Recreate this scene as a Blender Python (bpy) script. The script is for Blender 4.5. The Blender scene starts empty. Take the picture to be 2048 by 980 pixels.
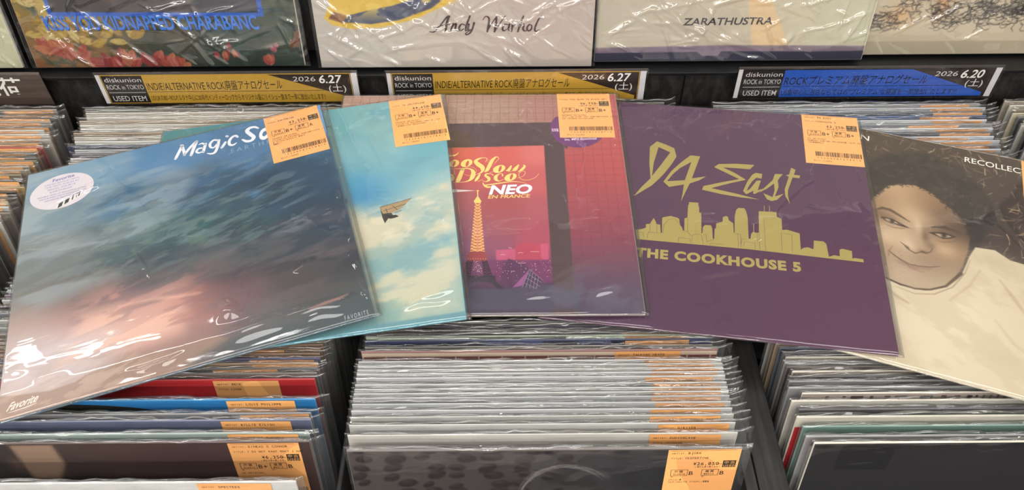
import bpy, math, random
import numpy as np
from mathutils import Vector, Matrix
from mathutils.geometry import tessellate_polygon

scene = bpy.context.scene
COL = scene.collection
EYE = 1.45                       # height of the eye above the shop floor

# ---------------------------------------------------------------- camera
cam_d = bpy.data.cameras.new('camera')
cam_d.sensor_fit = 'HORIZONTAL'; cam_d.sensor_width = 36.0
cam_d.lens = 1610.76 / 2048 * 36.0
cam_d.clip_start = 0.02; cam_d.clip_end = 60
cam = bpy.data.objects.new('camera', cam_d); COL.objects.link(cam)
CR, CU, CF = (0.99997, -0.00566, -0.005266), (0.007731, 0.73306, 0.680121), (-1.1e-05, 0.680141, -0.733081)
cam.matrix_world = Matrix(((CR[0], CU[0], -CF[0], 0), (CR[1], CU[1], -CF[1], 0), (CR[2], CU[2], -CF[2], EYE), (0, 0, 0, 1)))
scene.camera = cam

# ---------------------------------------------------------------- light
world = bpy.data.worlds.new('shop_surroundings'); scene.world = world
world.use_nodes = True
world.node_tree.nodes['Background'].inputs[0].default_value = (1.0, 0.985, 0.96, 1)
world.node_tree.nodes['Background'].inputs[1].default_value = 0.7
def tube_lamp(name, x, y, z, lx, ly, watts, col=(1.0, 0.98, 0.955)):
    d = bpy.data.lights.new(name, 'AREA'); d.shape = 'RECTANGLE'; d.size = lx; d.size_y = ly
    d.energy = watts; d.color = col
    o = bpy.data.objects.new(name, d); COL.objects.link(o); o.location = (x, y, z)
    return o
for lx_ in (-1.9, -0.45, 1.0, 2.4):
    tube_lamp('fluorescent_panel', lx_, 2.75, 2.62, 1.15, 0.12, 11)
for lx_ in (-1.75, -0.35, 1.05):
    tube_lamp('fluorescent_panel', lx_, 0.68, 2.62, 1.15, 0.42, 9)
tube_lamp('fluorescent_tube', -1.62, 1.62, 2.62, 1.35, 0.09, 5.5)
for lx_ in (-1.6, -0.2, 1.2):
    tube_lamp('fluorescent_panel', lx_, -0.75, 2.62, 1.15, 0.20, 16)
for lx_ in (-1.6, -0.2, 1.2):
    tube_lamp('fluorescent_panel', lx_, -1.95, 2.62, 1.15, 0.20, 34)
vs = scene.view_settings
vs.view_transform = 'Standard'; vs.look = 'None'; vs.gamma = 1.0; vs.use_curve_mapping = False
vs.exposure = 0.0
scene.cycles.transparent_max_bounces = 24

# ---------------------------------------------------------------- helpers
def s2l(c):
    out = []
    for v in c[:3]:
        v /= 255.0
        out.append(v / 12.92 if v <= 0.04045 else ((v + 0.055) / 1.055) ** 2.4)
    return tuple(out) + (1.0,)
MATS = {}
def paper(rgb, rough=0.55, name='card', metal=0.0):
    key = (tuple(rgb), rough, metal)
    if key in MATS: return MATS[key]
    m = bpy.data.materials.new(name); m.use_nodes = True
    nt = m.node_tree; b = nt.nodes['Principled BSDF']
    b.inputs['Base Color'].default_value = s2l(rgb); b.inputs['Roughness'].default_value = rough
    b.inputs['Metallic'].default_value = metal
    b.inputs['Specular IOR Level'].default_value = 0.3
    MATS[key] = m; return m
def card(rgb):
    """printed card with a faint fibre mottling"""
    key = ('card', tuple(rgb))
    if key in MATS: return MATS[key]
    m = bpy.data.materials.new('sleeve_card'); m.use_nodes = True
    nt = m.node_tree; b = nt.nodes['Principled BSDF']
    tc = nt.nodes.new('ShaderNodeTexCoord'); n = nt.nodes.new('ShaderNodeTexNoise'); r = nt.nodes.new('ShaderNodeMixRGB')
    n.inputs['Scale'].default_value = 55; n.inputs['Detail'].default_value = 4
    c = s2l(rgb)
    r.inputs['Color1'].default_value = tuple(x * 0.90 for x in c[:3]) + (1,)
    r.inputs['Color2'].default_value = tuple(min(1, x * 1.08) for x in c[:3]) + (1,)
    nt.links.new(tc.outputs['Object'], n.inputs['Vector']); nt.links.new(n.outputs['Fac'], r.inputs['Fac'])
    nt.links.new(r.outputs['Color'], b.inputs['Base Color'])
    b.inputs['Roughness'].default_value = 0.6; b.inputs['Specular IOR Level'].default_value = 0.3
    MATS[key] = m; return m
def printed():
    if 'printed' in MATS: return MATS['printed']
    m = bpy.data.materials.new('printed_cover'); m.use_nodes = True
    nt = m.node_tree; b = nt.nodes['Principled BSDF']
    a = nt.nodes.new('ShaderNodeVertexColor'); a.layer_name = 'Ink'
    nt.links.new(a.outputs['Color'], b.inputs['Base Color'])
    b.inputs['Roughness'].default_value = 0.5; b.inputs['Specular IOR Level'].default_value = 0.25
    MATS['printed'] = m; return m
def plastic(kind='bag', gain=1.7, rough=0.06, bump=0.35, scale=(26, 60, 60), haze=0.012, cap=0.40):
    """clear film: mostly see-through, mirror-like at a slant, creased"""
    key = ('plastic', kind)
    if key in MATS: return MATS[key]
    m = bpy.data.materials.new('clear_' + kind); m.use_nodes = True
    nt = m.node_tree; N = nt.nodes; Lk = nt.links
    N.remove(N['Principled BSDF']); out = N['Material Output']
    tc = N.new('ShaderNodeTexCoord'); mp = N.new('ShaderNodeMapping'); mp.inputs['Scale'].default_value = scale
    Lk.new(tc.outputs['Object'], mp.inputs['Vector'])
    n1 = N.new('ShaderNodeTexNoise'); n1.noise_type = 'RIDGED_MULTIFRACTAL' if bump > 0.3 else 'FBM'
    n1.inputs['Scale'].default_value = 1.0; n1.inputs['Detail'].default_value = 2.0; n1.inputs['Distortion'].default_value = 0.6
    Lk.new(mp.outputs['Vector'], n1.inputs['Vector'])
    bp = N.new('ShaderNodeBump'); bp.inputs['Strength'].default_value = bump; bp.inputs['Distance'].default_value = 0.002
    Lk.new(n1.outputs['Fac'], bp.inputs['Height'])
    lw = N.new('ShaderNodeLayerWeight'); lw.inputs['Blend'].default_value = 0.5; Lk.new(bp.outputs['Normal'], lw.inputs['Normal'])
    pw = N.new('ShaderNodeMath'); pw.operation = 'POWER'; pw.inputs[1].default_value = 4.5; Lk.new(lw.outputs['Facing'], pw.inputs[0])
    mu = N.new('ShaderNodeMath'); mu.operation = 'MULTIPLY_ADD'; mu.inputs[1].default_value = gain; mu.inputs[2].default_value = 0.042 * gain; mu.use_clamp = True
    Lk.new(pw.outputs[0], mu.inputs[0])
    mn = N.new('ShaderNodeMath'); mn.operation = 'MINIMUM'; mn.inputs[1].default_value = cap; Lk.new(mu.outputs[0], mn.inputs[0])
    tr = N.new('ShaderNodeBsdfTransparent'); tr.inputs['Color'].default_value = (0.985, 0.985, 0.98, 1)
    gl = N.new('ShaderNodeBsdfGlossy'); gl.inputs['Roughness'].default_value = rough; Lk.new(bp.outputs['Normal'], gl.inputs['Normal'])
    df = N.new('ShaderNodeBsdfDiffuse'); df.inputs['Color'].default_value = (0.9, 0.9, 0.9, 1)
    mh = N.new('ShaderNodeMixShader'); mh.inputs['Fac'].default_value = haze
    Lk.new(tr.outputs[0], mh.inputs[1]); Lk.new(df.outputs[0], mh.inputs[2])
    mx = N.new('ShaderNodeMixShader'); Lk.new(mn.outputs[0], mx.inputs['Fac']); Lk.new(mh.outputs[0], mx.inputs[1]); Lk.new(gl.outputs[0], mx.inputs[2])
    Lk.new(mx.outputs[0], out.inputs['Surface'])
    MATS[key] = m; return m
def black_wood():
    if 'wood' in MATS: return MATS['wood']
    m = bpy.data.materials.new('black_stained_wood'); m.use_nodes = True
    nt = m.node_tree; b = nt.nodes['Principled BSDF']
    tc = nt.nodes.new('ShaderNodeTexCoord'); mp = nt.nodes.new('ShaderNodeMapping'); mp.inputs['Scale'].default_value = (90, 5, 40)
    n = nt.nodes.new('ShaderNodeTexNoise'); n.inputs['Scale'].default_value = 1.0; n.inputs['Detail'].default_value = 6; n.inputs['Roughness'].default_value = 0.7
    r = nt.nodes.new('ShaderNodeValToRGB')
    r.color_ramp.elements[0].position = 0.45; r.color_ramp.elements[0].color = (0.007, 0.0065, 0.0065, 1)
    r.color_ramp.elements[1].position = 0.85; r.color_ramp.elements[1].color = (0.050, 0.047, 0.045, 1)
    nt.links.new(tc.outputs['Object'], mp.inputs['Vector']); nt.links.new(mp.outputs['Vector'], n.inputs['Vector'])
    nt.links.new(n.outputs['Fac'], r.inputs['Fac']); nt.links.new(r.outputs['Color'], b.inputs['Base Color'])
    b.inputs['Roughness'].default_value = 0.55
    MATS['wood'] = m; return m

def link(name, verts, faces, mats, midx=None, parent=None, smooth=False):
    me = bpy.data.meshes.new(name)
    me.from_pydata([tuple(v) for v in verts], [], [tuple(f) for f in faces])
    for m in (mats if isinstance(mats, (list, tuple)) else [mats]): me.materials.append(m)
    if midx is not None: me.polygons.foreach_set('material_index', np.asarray(midx, dtype=np.int32))
    if smooth: me.polygons.foreach_set('use_smooth', np.ones(len(me.polygons), dtype=bool))
    me.update()
    o = bpy.data.objects.new(name, me); COL.objects.link(o)
    if parent is not None: o.parent = parent
    return o
def thing(name, label, cat, mat_world, group=None):
    o = bpy.data.objects.new(name, None); COL.objects.link(o)
    o.empty_display_size = 0.05
    o.matrix_world = mat_world
    o['label'] = label; o['category'] = cat
    if group: o['group'] = group
    return o
def box_data(x0, x1, y0, y1, z0, z1, b=0.0):
    """a box whose long edges are eased by b"""
    import bmesh
    bm = bmesh.new(); bmesh.ops.create_cube(bm, size=1.0)
    for v in bm.verts:
        v.co = Vector(((x0 + x1) / 2 + v.co.x * (x1 - x0), (y0 + y1) / 2 + v.co.y * (y1 - y0), (z0 + z1) / 2 + v.co.z * (z1 - z0)))
    if b > 0: bmesh.ops.bevel(bm, geom=list(bm.edges), offset=b, segments=2, affect='EDGES', profile=0.5)
    bm.verts.ensure_lookup_table(); bm.verts.index_update()
    V = [v.co[:] for v in bm.verts]; F = [[v.index for v in f.verts] for f in bm.faces]
    bm.free(); return V, F
def box(name, x0, x1, y0, y1, z0, z1, m, parent=None, b=0.001):
    V, F = box_data(x0, x1, y0, y1, z0, z1, b); return link(name, V, F, m, parent=parent)

# ---------------------------------------------------------------- noise and the cover painter
_rt = np.random.default_rng(1234).random((256, 256))
def vnoise(x, y, seed=0):
    x = x + seed * 17.31; y = y + seed * 9.73
    xi = np.floor(x).astype(int); yi = np.floor(y).astype(int); fx = x - xi; fy = y - yi
    fx = fx * fx * (3 - 2 * fx); fy = fy * fy * (3 - 2 * fy)
    g = lambda a, b: _rt[a % 256, b % 256]
    return (g(xi, yi) * (1 - fx) + g(xi + 1, yi) * fx) * (1 - fy) + (g(xi, yi + 1) * (1 - fx) + g(xi + 1, yi + 1) * fx) * fy
def fbm(x, y, seed=0, oct=5):
    t = 0; a = 0.5; s = 0
    for i in range(oct):
        t = t + a * vnoise(x * 2 ** i, y * 2 ** i, seed + i * 3); s += a; a *= 0.55
    return t / s
def seg_dist(px, py, ax, ay, bx, by):
    dx, dy = bx - ax, by - ay; L2 = dx * dx + dy * dy + 1e-14
    t = np.clip(((px - ax) * dx + (py - ay) * dy) / L2, 0, 1)
    return np.hypot(px - ax - t * dx, py - ay - t * dy), t
class Paint:
    """colours a sheet printed with flat art; u to the side, v upwards, both in sheet sides"""
    def __init__(self, us, vs_):
        self.us, self.vs = us, vs_
        self.U, self.V = np.meshgrid(us, vs_); self.C = np.zeros(self.U.shape + (3,)) + 120.0
    def sub(self, x0, x1, y0, y1):
        i0, i1 = np.searchsorted(self.us, x0), np.searchsorted(self.us, x1) ; j0, j1 = np.searchsorted(self.vs, y0), np.searchsorted(self.vs, y1)
        return slice(j0, max(j1, j0)), slice(i0, max(i1, i0))
    def blend(self, sl, m, col):
        if m.size: self.C[sl] = self.C[sl] * (1 - m[..., None]) + np.asarray(col, float) * m[..., None]
    def pmask(self, pts, soft):
        P = np.asarray(pts, float); s = soft + 1e-4
        sl = self.sub(P[:, 0].min() - s, P[:, 0].max() + s, P[:, 1].min() - s, P[:, 1].max() + s)
        X, Y = self.U[sl], self.V[sl]; ins = np.zeros(X.shape, bool); d = np.full(X.shape, 9.0)
        for a, b in zip(P, np.roll(P, -1, 0)):
            c = (a[1] > Y) != (b[1] > Y)
            with np.errstate(divide='ignore', invalid='ignore'):
                ins ^= c & (X < (b[0] - a[0]) * (Y - a[1]) / (b[1] - a[1] + 1e-15) + a[0])
            d = np.minimum(d, seg_dist(X, Y, a[0], a[1], b[0], b[1])[0])
        return sl, np.clip(np.where(ins, d, -d) / s + 0.5, 0, 1)
    def field(self, sig, pts, sl=None):
        sl = sl or (slice(None), slice(None)); X, Y = self.U[sl], self.V[sl]
        W = np.zeros(X.shape) + 1e-30; T = np.zeros(X.shape + (3,))
        for p in pts:
            w = np.exp(-((X - p[0]) ** 2 + (Y - p[1]) ** 2) / (2 * sig * sig)) + 1e-12 / ((X - p[0]) ** 2 + (Y - p[1]) ** 2 + 1e-3)
            W += w; T += w[..., None] * np.asarray(p[2] if isinstance(p[2], (tuple, list)) else p[2:5], float)
        return T / W[..., None]
    def run(self, ops):
        for o in ops:
            k = o[0]
            if k == 'f': self.C[...] = self.field(o[1], o[2])
            elif k == 'pf':
                sl, m = self.pmask(o[3], o[1]); f = self.field(0.040, o[4], sl); m = m * o[2]
                self.C[sl] = self.C[sl] * (1 - m[..., None]) + f * m[..., None]
            elif k == 'p':
                sl, m = self.pmask(o[4], o[1]); self.blend(sl, m * o[2], o[3])
            elif k == 's':
                P = o[4]; r = max(p[2] for p in P); s = max(o[1], 1.2 * (self.us[1] - self.us[0]))
                sl = self.sub(min(p[0] for p in P) - r - s, max(p[0] for p in P) + r + s, min(p[1] for p in P) - r - s, max(p[1] for p in P) + r + s)
                X, Y = self.U[sl], self.V[sl]
                if not X.size: continue
                m = np.zeros(X.shape)
                for a, b in zip(P, P[1:]):
                    d, t = seg_dist(X, Y, a[0], a[1], b[0], b[1])
                    m = np.maximum(m, np.clip(((a[2] + (b[2] - a[2]) * t) / 2 - d) / s + 0.5, 0, 1))
                self.blend(sl, m * o[2], o[3])
            elif k == 'b':
                c, a, b = o[3:6]; det = a[0] * b[1] - a[1] * b[0]
                if abs(det) < 1e-12: continue
                R = 2.2 * (max(abs(a[0]), abs(a[1])) + max(abs(b[0]), abs(b[1])))
                sl = self.sub(c[0] - R, c[0] + R, c[1] - R, c[1] + R); X, Y = self.U[sl] - c[0], self.V[sl] - c[1]
                q = ((X * b[1] - Y * b[0]) / det) ** 2 + ((Y * a[0] - X * a[1]) / det) ** 2
                self.blend(sl, np.exp(-q * 1.1) * o[1], o[2])
            elif k == 'n':
                _, al, col, su, sv, ang, th, soft, seed, poly = o
                sl, pm = self.pmask(poly, 0.10 if al < .45 else 0.05)
                X, Y = self.U[sl], self.V[sl]; ca, sa = math.cos(ang), math.sin(ang)
                n = fbm((X * ca + Y * sa) / su, (-X * sa + Y * ca) / sv, seed)
                m = np.clip((n - th) / soft + 0.5, 0, 1); m = m * m * (3 - 2 * m)
                self.blend(sl, m * pm * al, col)
            elif k == 'm':
                l = self.C.mean(-1, keepdims=True); self.C[...] = (l + (self.C - l) * o[1]) * np.asarray(o[2])
            elif k == 'grid':
                _, st, wd, al, col = o
                m = np.maximum(np.abs((self.U / st) % 1 - 0.5) > 0.5 - wd / st, np.abs((self.V / st) % 1 - 0.5) > 0.5 - wd / st) * al
                self.blend((slice(None), slice(None)), m * 1.0, col)
        return self
    def link(self, name, size, y, parent, x_off=0.0):
        nz, nx = self.U.shape
        V = np.stack([(self.U - 0.5) * size + x_off, np.full(self.U.shape, y), self.V * size], -1).reshape(-1, 3)
        i = np.arange((nz - 1) * (nx - 1)); r = i // (nx - 1) * nx + i % (nx - 1)
        F = np.stack([r, r + 1, r + nx + 1, r + nx], 1)
        me = bpy.data.meshes.new(name)
        me.vertices.add(len(V)); me.vertices.foreach_set('co', V.astype(np.float32).ravel())
        me.loops.add(F.size); me.loops.foreach_set('vertex_index', F.astype(np.int32).ravel())
        me.polygons.add(len(F)); me.polygons.foreach_set('loop_start', np.arange(0, F.size, 4, dtype=np.int32))
        me.update(calc_edges=True)
        c = np.clip(self.C, 0, 255) / 255.0
        lin = np.where(c <= 0.04045, c / 12.92, ((c + 0.055) / 1.055) ** 2.4).reshape(-1, 3)
        at = me.color_attributes.new('Ink', 'FLOAT_COLOR', 'POINT')
        at.data.foreach_set('color', np.concatenate([lin, np.ones((len(lin), 1))], 1).astype(np.float32).ravel())
        me.materials.append(printed())
        o = bpy.data.objects.new(name, me); COL.objects.link(o); o.parent = parent
        return o

# ---------------------------------------------------------------- lettering
_tc = bpy.data.curves.new('letter_source', 'FONT'); _to = bpy.data.objects.new('letter_source', _tc)
COL.objects.link(_to)
_tcache = {}
def glyphs(s, bold=0.0, space=1.0):
    key = (s, bold, space)
    if key not in _tcache:
        _tc.body = s; _tc.offset = bold; _tc.space_character = space; _tc.resolution_u = 3
        dg = bpy.context.evaluated_depsgraph_get(); dg.update()
        me = bpy.data.meshes.new_from_object(_to.evaluated_get(dg))
        V = np.array([v.co[:2] for v in me.vertices]) if len(me.vertices) else np.zeros((0, 2))
        _tcache[key] = (V, [tuple(p.vertices) for p in me.polygons]); bpy.data.meshes.remove(me)
    return _tcache[key]
CAP = 0.729
class Print:
    """flat printed shapes lying on a face: x to the side, z upwards, y = depth"""
    def __init__(self, y): self.y = y; self.V = []; self.F = []; self.M = []; self.mats = []; self.lv = 0
    def mi(self, rgb, rough=0.5, metal=0.0):
        m = paper(rgb, rough, 'ink', metal)
        if m not in self.mats: self.mats.append(m)
        return self.mats.index(m)
    def raw(self, V2, F, rgb, lift=0.0, **k):
        b = len(self.V); i = self.mi(rgb, **k)
        self.V += [(float(p[0]), self.y - lift, float(p[1])) for p in V2]
        self.F += [tuple(b + j for j in f) for f in F]; self.M += [i] * len(F)
    def poly(self, loops, rgb, lift=0.0, **k):
        V = [p for l in loops for p in l]
        T = tessellate_polygon([[Vector((p[0], p[1], 0)) for p in l] for l in loops])
        self.raw(V, T, rgb, lift, **k)
    def quad(self, x0, x1, z0, z1, rgb, lift=0.0, **k): self.raw([(x0, z0), (x1, z0), (x1, z1), (x0, z1)], [(0, 1, 2, 3)], rgb, lift, **k)
    def stroke(self, P, rgb, lift=0.0, sub=5, **k):
        P = np.asarray(P, float)
        if len(P) > 2:
            Q = []; E = np.vstack([2 * P[0] - P[1], P, 2 * P[-1] - P[-2]])
            for i in range(len(P) - 1):
                a, b, c, d = E[i:i + 4]
                for t in np.linspace(0, 1, sub, endpoint=False):
                    Q.append(0.5 * (2 * b + (c - a) * t + (2 * a - 5 * b + 4 * c - d) * t * t + (3 * b - a - 3 * c + d) * t ** 3))
            Q.append(P[-1]); P = np.array(Q)
        T = np.gradient(P[:, :2], axis=0); T /= np.linalg.norm(T, axis=1)[:, None] + 1e-12
        Nn = np.stack([-T[:, 1], T[:, 0]], 1); w = np.maximum(P[:, 2:3], 1e-5) / 2
        V = np.vstack([P[:, :2] + Nn * w, P[:, :2] - Nn * w]); n = len(P)
        self.raw(V, [(i, i + n, i + n + 1, i + 1) for i in range(n - 1)], rgb, lift, **k)
        for e in (0, n - 1):
            r = w[e, 0]
            if r > 2e-4: self.dot(P[e, 0], P[e, 1], r, rgb, lift, **k)
    def line(self, P, wd, rgb, lift=0.0, **k):
        for a, b in zip(P, P[1:]): self.stroke([(a[0], a[1], wd), (b[0], b[1], wd)], rgb, lift, **k)
    def dot(self, x, z, r, rgb, lift=0.0, n=10, **k):
        self.raw([(x + r * math.cos(2 * math.pi * i / n), z + r * math.sin(2 * math.pi * i / n)) for i in range(n)], [tuple(range(n))], rgb, lift, **k)
    def text(self, s, p0, p1, ph, rgb, bold=0.0, shear=0.0, lift=0.0, space=1.0, **k):
        """fit s between baseline points p0 and p1, capital height from p0 to ph"""
        V, F = glyphs(s, bold, space)
        if not len(V): return
        p0, p1, ph = (np.asarray(p, float) for p in (p0, p1, ph))
        x0, x1 = V[:, 0].min(), V[:, 0].max()
        a = (V[:, 0:1] - x0) / (x1 - x0) ; b = V[:, 1:2] / CAP
        self.raw(p0 + a * (p1 - p0) + b * (ph - p0) + b * shear * np.linalg.norm(ph - p0) * (p1 - p0) / np.linalg.norm(p1 - p0), F, rgb, lift, **k)
    def line_text(self, s, x, z, h, rgb, width=None, bold=0.0, shear=0.0, lift=0.0, **k):
        V, F = glyphs(s, bold)
        if not len(V): return
        sc = h / CAP; w = (V[:, 0].max() - V[:, 0].min()) * sc if width is None else width
        self.text(s, (x, z), (x + w, z), (x, z + h), rgb, bold, shear, lift, **k)
    def mono(self, s, x, z, h, adv, rgb, lift=0.0, bold=0.01, **k):
        for i, ch in enumerate(s):
            if ch == ' ': continue
            V, F = glyphs(ch, bold)
            if not len(V): continue
            w = V[:, 0].max() - V[:, 0].min(); sx = min(h / CAP, adv * 0.82 / max(w, 1e-3))
            c = (V[:, 0].max() + V[:, 0].min()) / 2
            self.raw(np.stack([x + (i + 0.5) * adv + (V[:, 0] - c) * sx, z + V[:, 1] * h / CAP], 1), F, rgb, lift, **k)
    def affine(self, fn): self.V = [fn(v) for v in self.V]
    def build(self, name, parent):
        return link(name, self.V, self.F, self.mats, self.M, parent) if self.F else None

# ---------------------------------------------------------------- record parts
S = 0.315                                     # side of a jacket
ORANGE = (234, 170, 104); INK = (58, 40, 24)
_jk = {}
def jacket(parent, t, rgb, edge=None):
    key = round(t, 5)
    if key not in _jk: _jk[key] = box_data(-S / 2, S / 2, -t / 2, t / 2, 0, S, min(0.0007, t * 0.3))
    V, F = _jk[key]
    e = edge or tuple(min(255, int(c * 0.72 + 58)) for c in rgb)
    mi = []
    for f in F:
        ys = [V[i][1] for i in f]; mi.append(0 if max(ys) - min(ys) < 1e-6 else 1)
    return link('jacket', V, F, [card(rgb), card(e)], mi, parent)
_bags = {}
def bag_mesh(t, var):
    """a clear bag around a jacket: front sheet, crumpled fold over the top, back sheet"""
    key = (round(t, 5), var)
    if key in _bags: return _bags[key]
    r = np.random.default_rng(100 + var)
    x0, x1 = -S / 2 - 0.0022, S / 2 + 0.006 + r.uniform(0, 0.007)
    xs = np.unique(np.concatenate([np.linspace(x0, x1, 190), np.linspace(x1 - .012, x1, 6)]))
    h = S + 0.0012 + r.uniform(0, .0015)
    rad = t / 2 + 0.0005
    prof = [(-rad, z, 0) for z in (0.0, .1, .18, .23, .25, .262, .272, .280, .287, .293, .298, .302, .306, .309, .312)]
    k = len(prof)
    for a in np.linspace(0, math.pi, 7): prof.append((-(rad + 0.0002) * math.cos(a), h + (rad * 0.5 + 0.0011) * math.sin(a), 1))
    prof += [(rad, z, 0) for z in (.308, .29, .26, .2, .1, 0.0)]
    V = []; n = len(prof)
    seed = var * 5.0
    for x in xs:
        edge = min(1.0, max(0.0, (x1 - x) / 0.006), 1.0) * min(1.0, max(0.0, (x - x0) / 0.003))
        edge = 0.25 + 0.75 * edge
        top = float(vnoise(np.array(x * 28.0), np.array(seed), var)) - 0.5
        top2 = float(vnoise(np.array(x * 95.0), np.array(seed + 3), var)) - 0.5
        top3 = float(vnoise(np.array(x * 230.0), np.array(seed + 7), var)) - 0.5
        for j, (y, z, c) in enumerate(prof):
            q = float(vnoise(np.array(x * 38.0 + z * 9), np.array(z * 45.0 + seed), var + 9)) - 0.3
            zz = z; yy = y
            near = max(0.0, (z - 0.24) / 0.075)
            if y < 0: yy -= 0.0009 * max(0, q) * (0.4 + near)
            if c: zz += 0.0024 * top + 0.0014 * top2 + 0.0006 * top3; yy += 0.0008 * top2 + 0.0003 * top3; zz += 0.0018 * (float(vnoise(np.array(x * 75.0), np.array(j * 0.85 + seed), var + 4)) - 0.5)
            ear = max(0.0, (x - S / 2 - .001) / 0.012) * max(0.0, (z - 0.30) / 0.016)
            V.append((x, yy * edge, zz + 0.0035 * ear))
    F = []
    for i in range(len(xs) - 1):
        for j in range(n - 1): F.append((i * n + j, (i + 1) * n + j, (i + 1) * n + j + 1, i * n + j + 1))
    for i in (0, len(xs) - 1):
        pass
    me = bpy.data.meshes.new('plastic_sleeve'); me.from_pydata(V, [], F)
    me.polygons.foreach_set('use_smooth', np.ones(len(F), dtype=bool)); me.materials.append(plastic('bag', 2.3, 0.05, 0.25, (22, 60, 50), 0.012, 0.42)); me.update()
    _bags[key] = me; return me
def bag(parent, t, var):
    o = bpy.data.objects.new('plastic_sleeve', bag_mesh(t, var % 7)); COL.objects.link(o); o.parent = parent; return o
def flat_bag(parent, t, x0, x1, z0, z1, seed, wr=0.0006, n=230, creases=(), m=None, bulge=0.0014, zs=None):
    """the bag of a record one sees whole: finely creased film on the face, folded under at the rims"""
    xs = np.linspace(x0, x1, n); zs = np.linspace(z0, z1, n) if zs is None else zs; nz = len(zs)
    X, Z = np.meshgrid(xs, zs)
    ex = np.minimum(np.clip((X - x0) / 0.0035, 0, 1), np.clip((x1 - X) / (0.0035 + max(0, x1 - S / 2 - .0015)), 0, 1))
    ez = np.minimum(np.clip((Z - z0) / 0.0035, 0, 1), np.clip((z1 - Z) / 0.0045, 0, 1))
    pr = np.sqrt(np.clip(ex * ez, 0, 1))
    r1 = 1 - np.abs(2 * fbm(X * 14 + 3, Z * 9, seed, 3) - 1) * 2.2
    r2 = fbm(X * 30, Z * 30, seed + 5, 3)
    w = wr * (np.clip(r1, 0, 1) ** 2 + 0.5 * r2)
    w = w + bulge * np.exp(-((Z - z0 - 0.020 - 0.018 * vnoise(X * 7, X * 0, seed)) / 0.008) ** 2) * (0.3 + vnoise(X * 9, X * 0 + 4, seed + 2))
    for (ax, az, bx, bz, hh, ww) in creases:
        d, tt = seg_dist(X + 0.004 * (vnoise(Z * 60, X * 40, seed) - .5), Z + 0.004 * (vnoise(X * 60, Z * 40, seed + 1) - .5), ax, az, bx, bz)
        w = w + hh * np.exp(-(d / ww) ** 2) * np.sin(np.pi * np.clip(tt, .04, .96))
    rr = random.Random(seed)
    for _ in range(16):
        az = rr.uniform(z0 + .02, z1 - .02); ax = x1 - rr.uniform(.006, .016)
        d, tt = seg_dist(X, Z, ax, az, ax + rr.uniform(-.003, .005), az + rr.uniform(.003, .014)); w = w + rr.uniform(.0004, .0009) * np.exp(-(d / .0016) ** 2)
    Y = -(t / 2 + 0.0007) * (0.25 + 0.75 * pr) - w * pr
    V = np.stack([X, Y, Z], -1).reshape(-1, 3).tolist()
    F = [(j * n + i, j * n + i + 1, (j + 1) * n + i + 1, (j + 1) * n + i) for j in range(nz - 1) for i in range(n - 1)]
    b = len(V); yb = t / 2 + 0.0005
    ring = [(0, i) for i in range(0, n)] + [(j, n - 1) for j in range(1, nz)] + [(nz - 1, i) for i in range(n - 2, -1, -1)] + [(j, 0) for j in range(nz - 2, 0, -1)]
    R = [j * n + i for j, i in ring]; m0 = len(R)
    ins = 0.0035
    for j, i in ring:
        V.append((min(max(X[j, i], x0 + ins), x1 - ins), yb, min(max(Z[j, i], z0 + ins), z1 - ins)))
    for a in range(m0):
        c = (a + 1) % m0; F.append((R[a], b + a, b + c, R[c]))
    F.append(tuple(range(b, b + m0)))
    return link('plastic_sleeve', V, F, m or plastic('film', 1.75, 0.045, 0.14, (20, 44, 44), 0.012, 0.42), parent=parent, smooth=True)

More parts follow.
